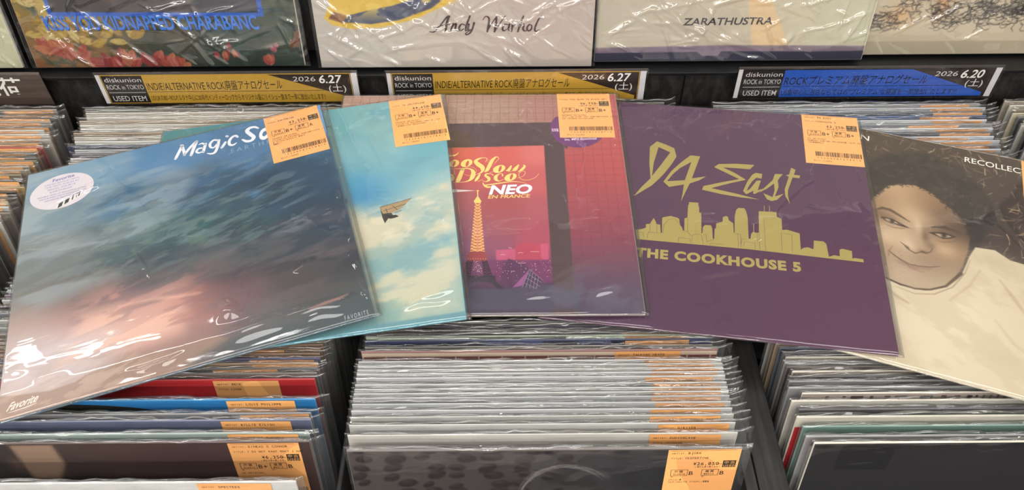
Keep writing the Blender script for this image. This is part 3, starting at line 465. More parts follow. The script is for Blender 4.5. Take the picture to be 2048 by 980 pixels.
'dots3':[(.494,.3473,.0012),(.501,.3473,.0012),(.5079,.3472,.0012),(.5148,.3472,.0012),(.5218,.3471,.0012),(.4935,.3358,.0012),(.5033,.3358,.0012),(.513,.3357,.0012),(.5228,.3356,.0012),(.493,.3244,.0012),(.5007,.3244,.0012),(.5084,.3243,.0012),(.5161,.3243,.0012),(.5238,.3242,.0012),(.4925,.3131,.0012),(.5033,.313,.0012),(.514,.3129,.0012),(.5248,.3129,.0012),(.492,.3018,.0012),(.5004,.3017,.0012),(.5089,.3017,.0012),(.5173,.3016,.0012),(.5257,.3016,.0012),(.4915,.2906,.0012),(.5032,.2905,.0012),(.515,.2904,.0012),(.5267,.2903,.0012),(.491,.2795,.0012),(.5002,.2794,.0012),(.5093,.2793,.0012),(.5185,.2793,.0012),(.5277,.2792,.0012),(.4905,.2684,.0012),(.5032,.2683,.0012),(.5159,.2682,.0012),(.5286,.2681,.0012),(.49,.2574,.0012),(.4999,.2573,.0012),(.5098,.2572,.0012),(.5197,.2571,.0012),(.5296,.2571,.0012),(.4896,.2464,.0012),(.5032,.2463,.0012),(.5169,.2462,.0012),(.5305,.2461,.0012),(.483,.2086,.0012),(.4905,.2085,.0012),(.4979,.2085,.0012),(.5054,.2084,.0012),(.5128,.2084,.0012),(.5203,.2083,.0012),(.5278,.2083,.0012),(.5352,.2082,.0012),(.5195,.1802,.0009),(.7187,.1748,.0009),(.5238,.1676,.0008),(.5695,.158,.001),(.6477,.1957,.0011),(.5154,.1655,.0011),(.6054,.16,.0011),(.5208,.1779,.0007),(.6853,.1806,.001),(.6018,.1502,.0013),(.5033,.172,.0013),(.4997,.1971,.0007),(.6046,.1597,.0013),(.6871,.1865,.0011),(.5162,.1744,.0007),(.5116,.164,.0009),(.5723,.1823,.0013),(.5073,.1966,.001),(.7211,.1369,.0012),(.511,.1885,.001),(.5138,.1823,.0011),(.5838,.1686,.0008),(.5049,.1848,.0008),(.6582,.168,.0012),(.7352,.1712,.0007),(.5122,.198,.0009),(.5164,.1673,.0008),(.7199,.153,.0007),(.6429,.1838,.0012),(.5168,.1426,.001),(.714,.162,.0009),(.5212,.1701,.0009),(.628,.1223,.0007),(.5091,.1827,.0011),(.596,.1616,.0009),(.5061,.1762,.001),(.5223,.171,.0012),(.5177,.159,.0011),(.5157,.1764,.0008),(.7313,.199,.0012),(.6874,.1765,.0012),(.604,.1337,.0013),(.6518,.1557,.0013),(.5725,.1939,.0012),(.5098,.1382,.0006),(.7266,.1623,.0011),(.5044,.1907,.0011),(.7158,.1837,.0009),(.731,.1546,.0008),(.5106,.1709,.0012),(.5946,.161,.0008),(.6061,.1858,.0008),(.71,.1841,.0007),(.5176,.1845,.0012),(.6779,.1795,.0011),(.5241,.1615,.0009),(.6143,.1545,.0012),(.7277,.165,.0008),(.5889,.1553,.0012),(.6305,.1429,.001),(.6564,.1714,.0011),(.6738,.1871,.0009),(.7245,.1614,.0008),(.7311,.1759,.001),(.5165,.1701,.0006),(.5022,.1649,.0009),(.644,.1662,.0009),(.613,.176,.0009),(.5135,.1877,.0009),(.5197,.1737,.0007),(.7115,.1906,.0012),(.5125,.1493,.0006),(.6148,.1877,.0013),(.5774,.1708,.0011),(.5067,.1372,.0009),(.508,.1933,.0007),(.6886,.1637,.0013),(.6336,.1345,.0007),(.675,.1207,.0006),(.5122,.1636,.0012),(.5933,.1883,.0012),(.63,.1971,.0013),(.511,.186,.0006),(.7284,.1376,.0006),(.6759,.1641,.001),(.5244,.1601,.0012),(.5099,.1799,.0011),(.6851,.128,.0012),(.6864,.1669,.0007),(.5241,.1534,.0011),(.7043,.1918,.0009),(.5798,.1391,.0009),(.5101,.1583,.0012),(.7264,.1918,.001),(.7027,.1997,.0009),(.7068,.1853,.0006),(.6374,.1895,.0007),(.5109,.1975,.0008),(.5958,.1811,.0006),(.6313,.1937,.001),(.7234,.1599,.0013),(.5997,.198,.0007),(.6857,.1876,.0013),(.6438,.1774,.0008),(.5074,.1769,.0012),(.713,.1671,.0007),(.5156,.1759,.0006),(.5009,.1996,.001),(.5217,.172,.001),(.5154,.1811,.0011),(.506,.1666,.0007),(.6141,.1587,.0008),(.6757,.1485,.0006),(.5072,.1954,.0011),(.7315,.1617,.0009),(.6779,.1356,.0008),(.5199,.1553,.0008),(.698,.1551,.0012),(.4993,.1656,.0012),(.5015,.1792,.0008),(.6736,.2357,.0012),(.6767,.2371,.0012),(.6797,.2358,.0012),(.6827,.2353,.0012),(.6856,.2347,.0012),(.6887,.2364,.0012),(.6917,.2367,.0012),(.6947,.2358,.0012),(.6977,.2355,.0012),(.6361,.2307,.0012),(.6391,.2317,.0012),(.6421,.2321,.0012),(.6451,.2325,.0012),(.6481,.2312,.0012),(.5817,.2236,.0012),(.5847,.2253,.0012),(.5877,.2246,.0012),(.5907,.2249,.0012),(.5937,.2239,.0012),(.6357,.1909,.0012),(.6387,.1915,.0012),(.6417,.1904,.0012),(.6446,.19,.0012),(.6476,.1909,.0012),(.6505,.1895,.0012),(.6535,.1916,.0012),(.6565,.1917,.0012),(.6061,.2514,.0012),(.6091,.2518,.0012),(.6121,.2512,.0012),(.6151,.2507,.0012),(.6152,.1596,.0012),(.6182,.1587,.0012),(.6211,.1592,.0012),(.6241,.1595,.0012),(.5122,.1603,.0012),(.5152,.1589,.0012),(.5181,.1607,.0012)],
'pyr':[[(.6687,.1664),(.6458,.0965)],[(.6687,.1664),(.708,.1238)],[(.6723,.1616),(.6566,.0964)],[(.6795,.1545),(.6674,.0941)],[(.6867,.1473),(.6782,.0917)],[(.6956,.1379),(.6873,.0917)],[(.6629,.1498),(.7041,.1145)],[(.6579,.1334),(.6983,.1007)],[(.6514,.1149),(.6891,.0916)]],
'circ3':[(.7529,.8278),(.7536,.7956),(.7612,.7638),(.7759,.7376),(.7976,.7194),(.8265,.7089),(.8557,.7061),(.8874,.7161),(.9146,.7339),(.9339,.7597),(.9489,.7939),(.9554,.8314),(.9571,.8752),(.7759,.8712),(.7608,.8494)],
'circ_t':[(.7915,.7375),(.9331,.7493)],
'east':[[[(.3084,.798),(.3393,.7846),(.3684,.7688),(.3773,.7272),(.3612,.6859),(.3379,.6377),(.3204,.6088),(.3002,.5777),(.2429,.5201),(.2671,.5672),(.2942,.6102),(.2867,.6865),(.285,.7663)],[(.315,.7688),(.3557,.7459),(.327,.6819),(.2983,.6218),(.3017,.6882)]],[[(.4242,.7388),(.4571,.7379),(.4435,.6819),(.4302,.6263),(.4774,.6416),(.4547,.6203),(.4235,.6012),(.4086,.5537),(.3964,.5139),(.4011,.5528),(.4048,.5946),(.3566,.577),(.337,.5997),(.3621,.6541),(.3921,.6988)],[(.4277,.7066),(.4175,.6606),(.4075,.6147),(.3488,.6033),(.3656,.6365),(.3895,.671)]],[[(.5191,.7067),(.5778,.7149),(.6376,.716),(.6215,.6928),(.5773,.693),(.5328,.6914),(.5707,.6697),(.6071,.6406),(.5515,.6164),(.494,.5877),(.5686,.5729),(.6469,.5538),(.5889,.5561),(.5267,.5636),(.4639,.5768),(.4684,.5947),(.5304,.6205),(.5852,.6411),(.5462,.6645),(.5036,.6898)]],[[(.6407,.6779),(.6612,.6749),(.6584,.6524),(.6414,.6548),(.6272,.6363),(.6142,.6086),(.6076,.5883),(.6184,.5982),(.6417,.6403),(.6559,.6433),(.6489,.617),(.6436,.596),(.6678,.6084),(.634,.5773),(.6275,.5791),(.6301,.5923),(.6057,.5722),(.5963,.587),(.6121,.6345),(.6283,.6675)]],[[(.7028,.6798),(.7284,.6815),(.7179,.6647),(.7101,.6484),(.7115,.6201),(.6971,.5734),(.726,.5896),(.7037,.5594),(.6857,.5509),(.6714,.5576),(.6608,.5839),(.6896,.5695),(.6977,.6012),(.6973,.6337),(.6737,.607),(.6461,.5843),(.6744,.6223),(.6936,.6486)]],[[(.7577,.7164),(.7716,.7077),(.7646,.6836),(.7839,.6814),(.7815,.6687),(.7592,.6696),(.7402,.6063),(.7386,.5805),(.743,.544),(.7306,.5795),(.7301,.6094),(.7473,.6718),(.7372,.6772),(.7489,.6826)]]],
'skyline':[[(.2569,.3727),(.2769,.3782),(.2894,.3858),(.2887,.4009),(.3015,.4035),(.3081,.4212),(.3126,.4304),(.3187,.4173),(.3218,.405),(.3336,.4039),(.3367,.3691),(.3404,.3695),(.3391,.4352),(.3483,.4399),(.3648,.4461),(.3853,.4409),(.3928,.4366),(.3952,.4114),(.4028,.3997),(.4048,.3874),(.4092,.388),(.4094,.4412),(.4185,.4449),(.4196,.4971),(.4232,.5097),(.4205,.5147),(.4539,.5156),(.4513,.51),(.4551,.4935),(.4552,.4726),(.4616,.4708),(.463,.3821),(.4655,.3849),(.4673,.4102),(.4738,.42),(.4921,.4208),(.4964,.4062),(.4976,.3642),(.5019,.3647),(.5036,.4071),(.5073,.41),(.5085,.4304),(.5287,.4415),(.5297,.461),(.5408,.4675),(.5465,.4621),(.5471,.4503),(.5614,.4368),(.5624,.3969),(.5649,.3972),(.5669,.4707),(.5719,.4972),(.5795,.5075),(.5979,.5082),(.6031,.4958),(.6071,.4705),(.6073,.3778),(.613,.3785),(.6155,.3985),(.622,.4092),(.6308,.4053),(.6398,.4079),(.6429,.5006),(.6985,.5032),(.6981,.4815),(.7126,.4756),(.7116,.4277),(.7267,.4305),(.7546,.422),(.764,.4192),(.763,.3522),(.7714,.3608),(.7856,.3645),(.8007,.3583),(.8048,.3949),(.8335,.3946),(.8413,.3849),(.8441,.333),(.8597,.342),(.8766,.3394),(.8783,.3656),(.8868,.3714),(.9148,.3654),(.9127,.3345),(.921,.3379),(.9446,.3362),(.9448,.3237),(.6115,.3342),(.2638,.3338)]],
'sky_lines':[[(.6612,.5263),(.6602,.5027)],[(.6778,.5284),(.6766,.5037)],[(.625,.4421),(.6237,.4079)]],
'sky_dark':[[(.3013,.3672),(.3034,.4027)],[(.325,.3701),(.323,.4026)],[(.2952,.3416),(.2976,.3677),(.336,.3675)],[(.3433,.3674),(.3457,.4054),(.3597,.43),(.3781,.4348),(.3914,.4186)],[(.4049,.3859),(.4194,.3857),(.4306,.3682)],[(.4194,.3867),(.4193,.4424)],[(.3921,.3364),(.3928,.3561),(.4271,.3555),(.4281,.3375)],[(.4327,.339),(.4341,.3711),(.4486,.3779),(.4631,.3747),(.4686,.3362)],[(.4685,.3803),(.4775,.3765),(.4793,.3497),(.5026,.3624)],[(.4882,.3362),(.4918,.3454),(.531,.344)],[(.5659,.3948),(.5749,.3934),(.5753,.3374)],[(.5749,.3959),(.5838,.3921),(.5824,.3383)],[(.5825,.3431),(.5869,.3752),(.5994,.3753)],[(.5914,.3442),(.5937,.3639),(.6256,.362),(.6265,.339)],[(.6398,.4064),(.6398,.3382)],[(.6572,.4766),(.6573,.3356)],[(.6572,.4766),(.6972,.4789)],[(.7081,.4173),(.7064,.3394)],[(.7132,.413),(.7397,.4113),(.7367,.3384)],[(.6343,.4032),(.6347,.369)],[(.2612,.3622),(.2812,.3647),(.2854,.3404)]],
'r5':[('f',.15,[(.1854,.9711,74,60,50),(.3681,.977,58,48,42),(.5765,.9399,66,54,48),(.6646,.7928,62,50,46),(.602,.6528,52,44,42),(.6582,.6046,66,52,46),(.1493,.6146,60,50,44),(.2626,.1186,60,50,44)]),'straw',('p',.024,.97,(40,35,33),[(.1814,.7648),(.2034,.8387),(.2571,.895),(.3693,.9388),(.4822,.897),(.5505,.8177),(.5919,.7435),(.58,.6452),(.5545,.5639),(.5142,.4994),(.4996,.5716),(.4845,.6351),(.4386,.6952),(.3915,.7428),(.3286,.7563),(.2669,.73),(.2312,.6725),(.2134,.6368),(.1968,.7313)]),('n',.5,(62,54,50),.03,.03,0,.5,.1,71,[(.1814,.7648),(.2034,.8387),(.2571,.895),(.3693,.9388),(.4822,.897),(.5505,.8177),(.5919,.7435),(.58,.6452),(.5545,.5639),(.5142,.4994),(.4996,.5716),(.4845,.6351),(.4386,.6952),(.3915,.7428),(.3286,.7563),(.2669,.73),(.2312,.6725),(.2134,.6368),(.1968,.7313)]),'curl',('pf',.006,1,[(.2073,.6347),(.2309,.6774),(.2593,.7248),(.2975,.7481),(.3443,.7566),(.3916,.7403),(.4308,.7047),(.4646,.673),(.4948,.6364),(.5141,.5655),(.5071,.4969),(.4932,.4322),(.4727,.3771),(.4455,.337),(.4046,.3084),(.3631,.2979),(.3208,.3012),(.2746,.3137),(.2319,.3469),(.2111,.4264),(.2037,.5213)],[(.2214,.5911,140,112,84),(.2405,.6511,150,120,92),(.3002,.6963,176,146,114),(.3776,.6936,142,112,84),(.4396,.643,104,80,62),(.4923,.5691,70,54,44),(.2752,.5907,168,140,110),(.3512,.5889,198,172,140),(.2223,.4751,168,142,114),(.267,.4793,186,160,132),(.3101,.5057,192,168,140),(.3476,.4962,204,182,150),(.3798,.5412,104,82,66),(.4279,.502,166,136,104),(.4714,.4887,150,116,82),(.5001,.4621,112,88,66),(.2423,.4043,150,126,102),(.2852,.4237,158,134,110),(.3149,.4145,172,148,124),(.372,.4345,136,110,88),(.415,.4388,124,98,78),(.2616,.3363,162,140,116),(.3044,.3408,172,150,126),(.3614,.3401,174,152,126),(.4167,.374,142,118,94),(.4655,.3973,126,100,78),(.3904,.3156,134,112,90)]),('b',.6,(96,74,56),(.2608,.5763),(.0524,-.0146),(-.0061,-.0233)),('b',.6,(90,68,52),(.4411,.5649),(.0498,.0037),(-.0025,-.0212)),('b',.7,(92,70,54),(.3833,.5266),(.0082,-.0284),(-.01,-.0102)),('b',.55,(210,186,156),(.3611,.5645),(.0102,-.033),(-.0114,-.0132)),('b',.5,(214,192,164),(.3355,.4698),(.021,-.0103),(-.0063,-.0198)),('b',.5,(200,172,138),(.4427,.4852),(.0374,-.0086),(-.0081,-.0288)),('b',.5,(206,182,152),(.2633,.4893),(.0305,-.0118),(-.0073,-.025)),('b',.55,(92,72,56),(.4021,.4886),(.0118,-.009),(-.0054,-.0151)),('s',.0045,.8,(74,58,46),[(.2301,.5989,.0045),(.2493,.6128,.012),(.274,.6117,.012),(.3055,.5941,.009),(.3351,.5763,.003)]),('s',.0045,.8,(70,54,44),[(.4025,.5743,.0045),(.42,.585,.012),(.4437,.5863,.015),(.4673,.5808,.0135),(.4923,.5736,.0045)]),('p',.0018,.95,(70,52,42),[(.2429,.57),(.261,.574),(.2824,.572),(.3072,.5619),(.3379,.5472),(.317,.5468),(.2958,.5487),(.2744,.5529),(.2557,.5604)]),('p',.0018,.7,(206,188,160),[(.2584,.566),(.2705,.5679),(.292,.5636),(.303,.5558),(.2864,.5547),(.2712,.5564)]),('b',1,(48,34,28),(.283,.5617),(.0076,-.0009),(-.0009,-.0097)),('s',.0023,.6,(108,84,66),[(.2599,.5432,.0015),(.2861,.5338,.0045),(.3114,.538,.0045),(.329,.5464,.0015)]),('p',.0018,.95,(66,48,40),[(.3915,.5476),(.4119,.5569),(.4353,.5628),(.4559,.5609),(.4764,.5568),(.4562,.5408),(.4359,.5337),(.4152,.54)]),('p',.0018,.7,(206,188,160),[(.4106,.5497),(.4267,.553),(.4501,.5544),(.4604,.5512),(.4445,.5412),(.427,.5396)]),('b',1,(44,32,26),(.4385,.5492),(.0088,-.0003),(-.0012,-.0105)),('s',.0023,.6,(104,80,62),[(.4158,.52,.0015),(.4391,.5192,.0045),(.4636,.53,.0045),(.4823,.5454,.0015)]),('s',.0024,.85,(84,64,50),[(.3116,.477,.0015),(.3239,.4679,.0045),(.3393,.4513,.0045),(.3572,.4423,.0045),(.3741,.4547,.0037),(.3886,.4533,.0045),(.4013,.4642,.0037),(.4066,.4814,.0023)]),('b',.8,(70,52,42),(.3798,.4567),(.0102,-.0008),(-.0012,-.0058)),('b',.7,(74,56,44),(.3331,.4601),(.006,-.0045),(-.0027,-.0053)),('s',.0024,.9,(72,54,44),[(.2789,.4302,.0015),(.2944,.416,.0037),(.3156,.4018,.0045),(.3421,.3898,.0054),(.3707,.3913,.006),(.4019,.398,.0054),(.4299,.4121,.0023)]),('p',.0037,.75,(128,98,80),[(.3154,.4039),(.342,.3919),(.3735,.3923),(.4047,.399),(.4215,.407),(.4051,.3845),(.3773,.3685),(.3458,.3721)]),('b',.5,(168,138,114),(.3812,.3782),(.0198,.0027),(.0001,-.0041)),('b',.5,(120,94,76),(.3248,.3901),(.0206,-.0097),(-.0038,-.0098)),('s',.0045,.5,(118,94,74),[(.2895,.4493,.003),(.2819,.4291,.0075),(.2806,.4025,.003)]),'fuzz','stubble',('p',.0037,1,(196,182,156),[(.0301,.2976),(.2326,.3366),(.2807,.3076),(.3211,.2952),(.391,.2976),(.4457,.3309),(.4934,.4071),(.5142,.4885),(.5299,.5289),(.5856,.5352),(.6271,.5066),(.6824,.5006),(.7905,.4887),(1.4708,.422),(1.3251,-.182),(-.0304,-.2477)]),('b',.6,(214,202,178),(.4614,.2077),(.1573,-.0181),(-.0468,-.2302)),('b',.5,(176,158,130),(.5778,.4893),(.0555,-.0101),(-.006,-.0317)),('s',.0045,.85,(72,56,46),[(.2746,.3137,.003),(.3209,.2992,.006),(.3632,.2959,.006),(.4046,.3064,.006),(.4483,.3359,.0075),(.4892,.4015,.012)]),('s',.0037,.6,(134,112,88),[(.3075,.2864,.0015),(.364,.2761,.0037),(.4161,.2925,.0045),(.4663,.3382,.0045),(.5004,.4075,.0037),(.5143,.4671,.0015)]),('s',.0075,.5,(150,128,102),[(.2871,.2731,.0045),(.3095,.2509,.012),(.3451,.2339,.009)]),('s',.0075,.35,(150,124,98),[(.5973,.4127,.0045),(.6362,.3464,.012),(.6736,.2828,.009)]),('s',.006,.4,(168,146,120),[(.5423,.4347,.0045),(.5144,.3632,.009),(.4602,.2843,.006)]),('s',.0075,.35,(172,152,126),[(.5809,.25,.0045),(.6311,.176,.0105),(.6804,.1406,.009)]),('n',.25,(170,152,124),.12,.06,-.5,.5,.14,81,[(.0301,.2976),(.2326,.3366),(.2807,.3076),(.3211,.2952),(.391,.2976),(.4457,.3309),(.4934,.4071),(.5142,.4885),(.5299,.5289),(.5856,.5352),(.6271,.5066),(.6824,.5006),(.7905,.4887),(1.4708,.422),(1.3251,-.182),(-.0304,-.2477)])],
'hairline':[(.2138,.632),(.2309,.6774),(.2593,.7248),(.2975,.7481),(.3443,.7566),(.3916,.7403),(.4308,.7047),(.4646,.673),(.4948,.6364),(.5141,.5655)],
'n5':[(.1523,.9202),(.1833,.9308),(.1519,.9655)],
'rec5':[(.4962,.9283),(.7086,.9228),(.504,.9578)],
'r4':[('f',.3,[(.2803,.8829,76,46,74),(.9603,.8292,76,48,76),(.6136,.4377,74,42,72),(.7464,.1562,76,40,66),(.9476,.0928,80,42,68),(.3153,.1008,72,44,70)])],
'tags':{1: [(.7957,.9955),(.9864,1.0027),(.9903,.7549),(.8038,.7401)],2: [(.8071,1.0173),(.9947,1.0209),(.9967,.7465),(.8241,.7482)],3: [(.7831,1.0105),(.9759,1.0175),(.971,.7647),(.7854,.7584)],4: [(.8108,1.003),(1.0015,1.0023),(.9952,.7513),(.8085,.7466)],5: [(.6744,.9947),(.8386,.9778),(.8226,.7526),(.6767,.7608)]},
'cook':[(.263,.264),(.758,.2644),(.2635,.2996)],
'magic':[[(.4867,.8919,.0085),(.4995,.9239,.009),(.5119,.9549,.009)],[(.5092,.9569,.0085),(.515,.9269,.0085),(.5175,.8995,.0065)],[(.5159,.9015,.0065),(.5363,.9323,.0085),(.5608,.9597,.009)],[(.5607,.9588,.009),(.5485,.9228,.0095),(.5386,.8912,.0085)],[(.5883,.93,.0065),(.579,.9407,.0065),(.5676,.9383,.0035)],[(.59,.934,.0085),(.5845,.913,.0085),(.5797,.8921,.008)],[(.5804,.9147,.0055),(.565,.9162,.0065),(.5573,.9032,.0065),(.5652,.8933,.006),(.5794,.8968,.0045)],[(.6299,.9377,.007),(.6174,.9427,.007),(.6052,.9279,.008),(.6054,.9093,.007),(.6163,.9027,.006),(.6286,.9186,.005)],[(.6361,.9366,.008),(.6291,.9045,.0085),(.6188,.8766,.008),(.6059,.8726,.007),(.5924,.8802,.003)],[(.6562,.9159,.008),(.6496,.9033,.0085),(.6431,.892,.008)],[(.6632,.9479,.0085),(.6652,.9452,.0085)],[(.6991,.9288,.0075),(.6928,.9389,.0075),(.6795,.9333,.0085),(.6696,.9162,.0085),(.6696,.8976,.008),(.6804,.891,.007),(.6923,.8978,.0035)],[(.7722,.95,.0065),(.7598,.9617,.0085),(.7423,.9606,.011),(.7338,.9472,.0115),(.7446,.9238,.0125),(.7529,.9063,.0115),(.7444,.8919,.01),(.7274,.8931,.01),(.7144,.9076,.006)]],
'magic_o':[[[(.8066,.935),(.8088,.9297),(.81,.9236),(.8103,.9167),(.8095,.9095),(.8079,.9024),(.8054,.8957),(.8021,.8898),(.7983,.8848),(.7941,.8812),(.7898,.879),(.7855,.8783),(.7814,.8792),(.7779,.8817),(.7749,.8855),(.7727,.8906),(.7715,.8967),(.7711,.9035),(.7718,.9106),(.7734,.9177),(.7759,.9245),(.7791,.9305),(.7829,.9356),(.7871,.9394),(.7915,.9417),(.7959,.9424),(.8,.9414),(.8036,.9389)],[(.7985,.9219),(.7997,.9178),(.7997,.9127),(.7984,.9072),(.7961,.9023),(.793,.8987),(.7896,.897),(.7865,.8973),(.7842,.8997),(.7829,.9037),(.7829,.9089),(.7842,.9143),(.7865,.9192),(.7896,.9229),(.793,.9246),(.7961,.9243)]]],
'earth':[(.672,.8499),(.8584,.85),(.6719,.8737)],
'oval':[(.2196,.8666),(.2176,.8518),(.2125,.8375),(.2046,.8243),(.1941,.8124),(.1814,.8023),(.1669,.7942),(.1509,.7884),(.1341,.7849),(.1167,.784),(.0995,.7855),(.0828,.7894),(.0671,.7957),(.0529,.8042),(.0406,.8146),(.0305,.8266),(.023,.8399),(.0182,.8541),(.0165,.8688),(.0178,.8836),(.0221,.8981),(.0294,.9117),(.0394,.9241),(.0519,.9348),(.0665,.9435),(.0828,.9499),(.1002,.9539),(.1182,.9551),(.1362,.9536),(.1536,.9495),(.17,.9429),(.1846,.9339),(.1971,.9229),(.2072,.9102),(.2144,.8963),(.2186,.8817)],
'oval_lines':[[(.0589,.9392),(.1163,.948)],[(.0489,.8996),(.1554,.9431)],[(.0689,.9096),(.1531,.9231)],[(.0351,.8722),(.1574,.898)],[(.0606,.8673),(.111,.8703)],[(.0479,.8253),(.1745,.8734)],[(.07,.8216),(.1819,.8476)],[(.0893,.8116),(.1603,.8335)],[(.0845,.9137),(.1642,.9265)]],
'oval_bar':[(.1024,.8017),(.1855,.8361),(.1766,.8221),(.1096,.7843)],
'fav':[(.0243,.0292),(.1027,.0309),(.0192,.0563)],
'fav2':[(.9171,.0074),(.9857,-.0034),(.9169,.0221)],
'poses':{1: [-0.31784, 0.53849, -0.56659, 17.47165, -0.00262, -3.2743], 2: [-0.21554, 0.57309, -0.56849, 6.88568, 1.59588, -3.75691], 3: [-0.03644, 0.60743, -0.57227, -0.16028, 1.84808, 0.02036], 4: [0.20517, 0.58431, -0.57623, -9.27217, 2.24552, -1.51162], 5: [0.44001, 0.52521, -0.57996, -20.96535, 1.42168, -0.80736]},
'cam':[[0.99997, -0.00566, -0.005266], [0.007731, 0.73306, 0.680121], [-1.1e-05, 0.680141, -0.733081], 1610.76],
'warhol':[[(-.091,.0435,.00099),(-.0855,.0435,.00138),(-.0785,.0508,.00158),(-.0705,.0604,.00198),(-.0673,.0615,.00198)],[(-.0681,.0615,.00237),(-.071,.0527,.00277),(-.0728,.0434,.00237)],[(-.0836,.0485,.00079),(-.0757,.0508,.00119),(-.0663,.0523,.00079)],[(-.0672,.0437,.00198),(-.0635,.053,.00198)],[(-.065,.0492,.00099),(-.0604,.053,.00198),(-.0614,.0468,.00237),(-.0584,.0444,.00158),(-.0555,.0468,.00079)],[(-.0501,.051,.00119),(-.0543,.0522,.00158),(-.0573,.0477,.00237),(-.0559,.0444,.00158),(-.0521,.0467,.00119)],[(-.0445,.0617,.00198),(-.0488,.0506,.00237),(-.05,.0448,.00198),(-.0472,.0451,.00099)],[(-.046,.0521,.00237),(-.047,.0457,.00237),(-.0434,.0457,.00119)],[(-.04,.0536,.00237),(-.0435,.0437,.00198),(-.0483,.0398,.00158),(-.0501,.0412,.00119),(-.0434,.0457,.00079)],[(-.0301,.0572,.00079),(-.0268,.0612,.00119),(-.0232,.0591,.00198),(-.0238,.0504,.00277),(-.0254,.0434,.00237)],[(-.0254,.0438,.00119),(-.0181,.0561,.00119),(-.0147,.0603,.00158)],[(-.0147,.0603,.00237),(-.0154,.0523,.00277),(-.0172,.0433,.00237)],[(-.0168,.0437,.00119),(-.0088,.0561,.00119),(-.0047,.0618,.00099)],[(-.0011,.051,.00119),(-.0056,.0518,.00158),(-.008,.0473,.00237),(-.0068,.044,.00158),(-.003,.0463,.00119)],[(.0,.0521,.00217),(-.0015,.0453,.00217),(.0018,.0447,.00099)],[(.0032,.0521,.00217),(.0022,.0434,.00198)],[(.0031,.0482,.00099),(.0069,.0521,.00198),(.0087,.0511,.00158)],[(.0156,.0612,.00198),(.0119,.052,.00237),(.0093,.0431,.00198)],[(.0111,.0482,.00099),(.0161,.052,.00198),(.0152,.0462,.00237),(.0175,.0438,.00158),(.0199,.0458,.00079)],[(.0223,.0516,.00158),(.0197,.0477,.00237),(.0212,.0438,.00158),(.0245,.0461,.00198),(.0249,.05,.00158),(.0223,.0516,.00119)],[(.0358,.0607,.00158),(.0327,.0577,.00158),(.0286,.047,.00237),(.0298,.0433,.00158),(.0335,.0456,.00079)]],
'zara':[(.1966,.0437),(.2992,.0446),(.196,.0526)],
'kiss':[(-.5282,.0477),(-.2828,.0476),(-.5231,.0631)],
}
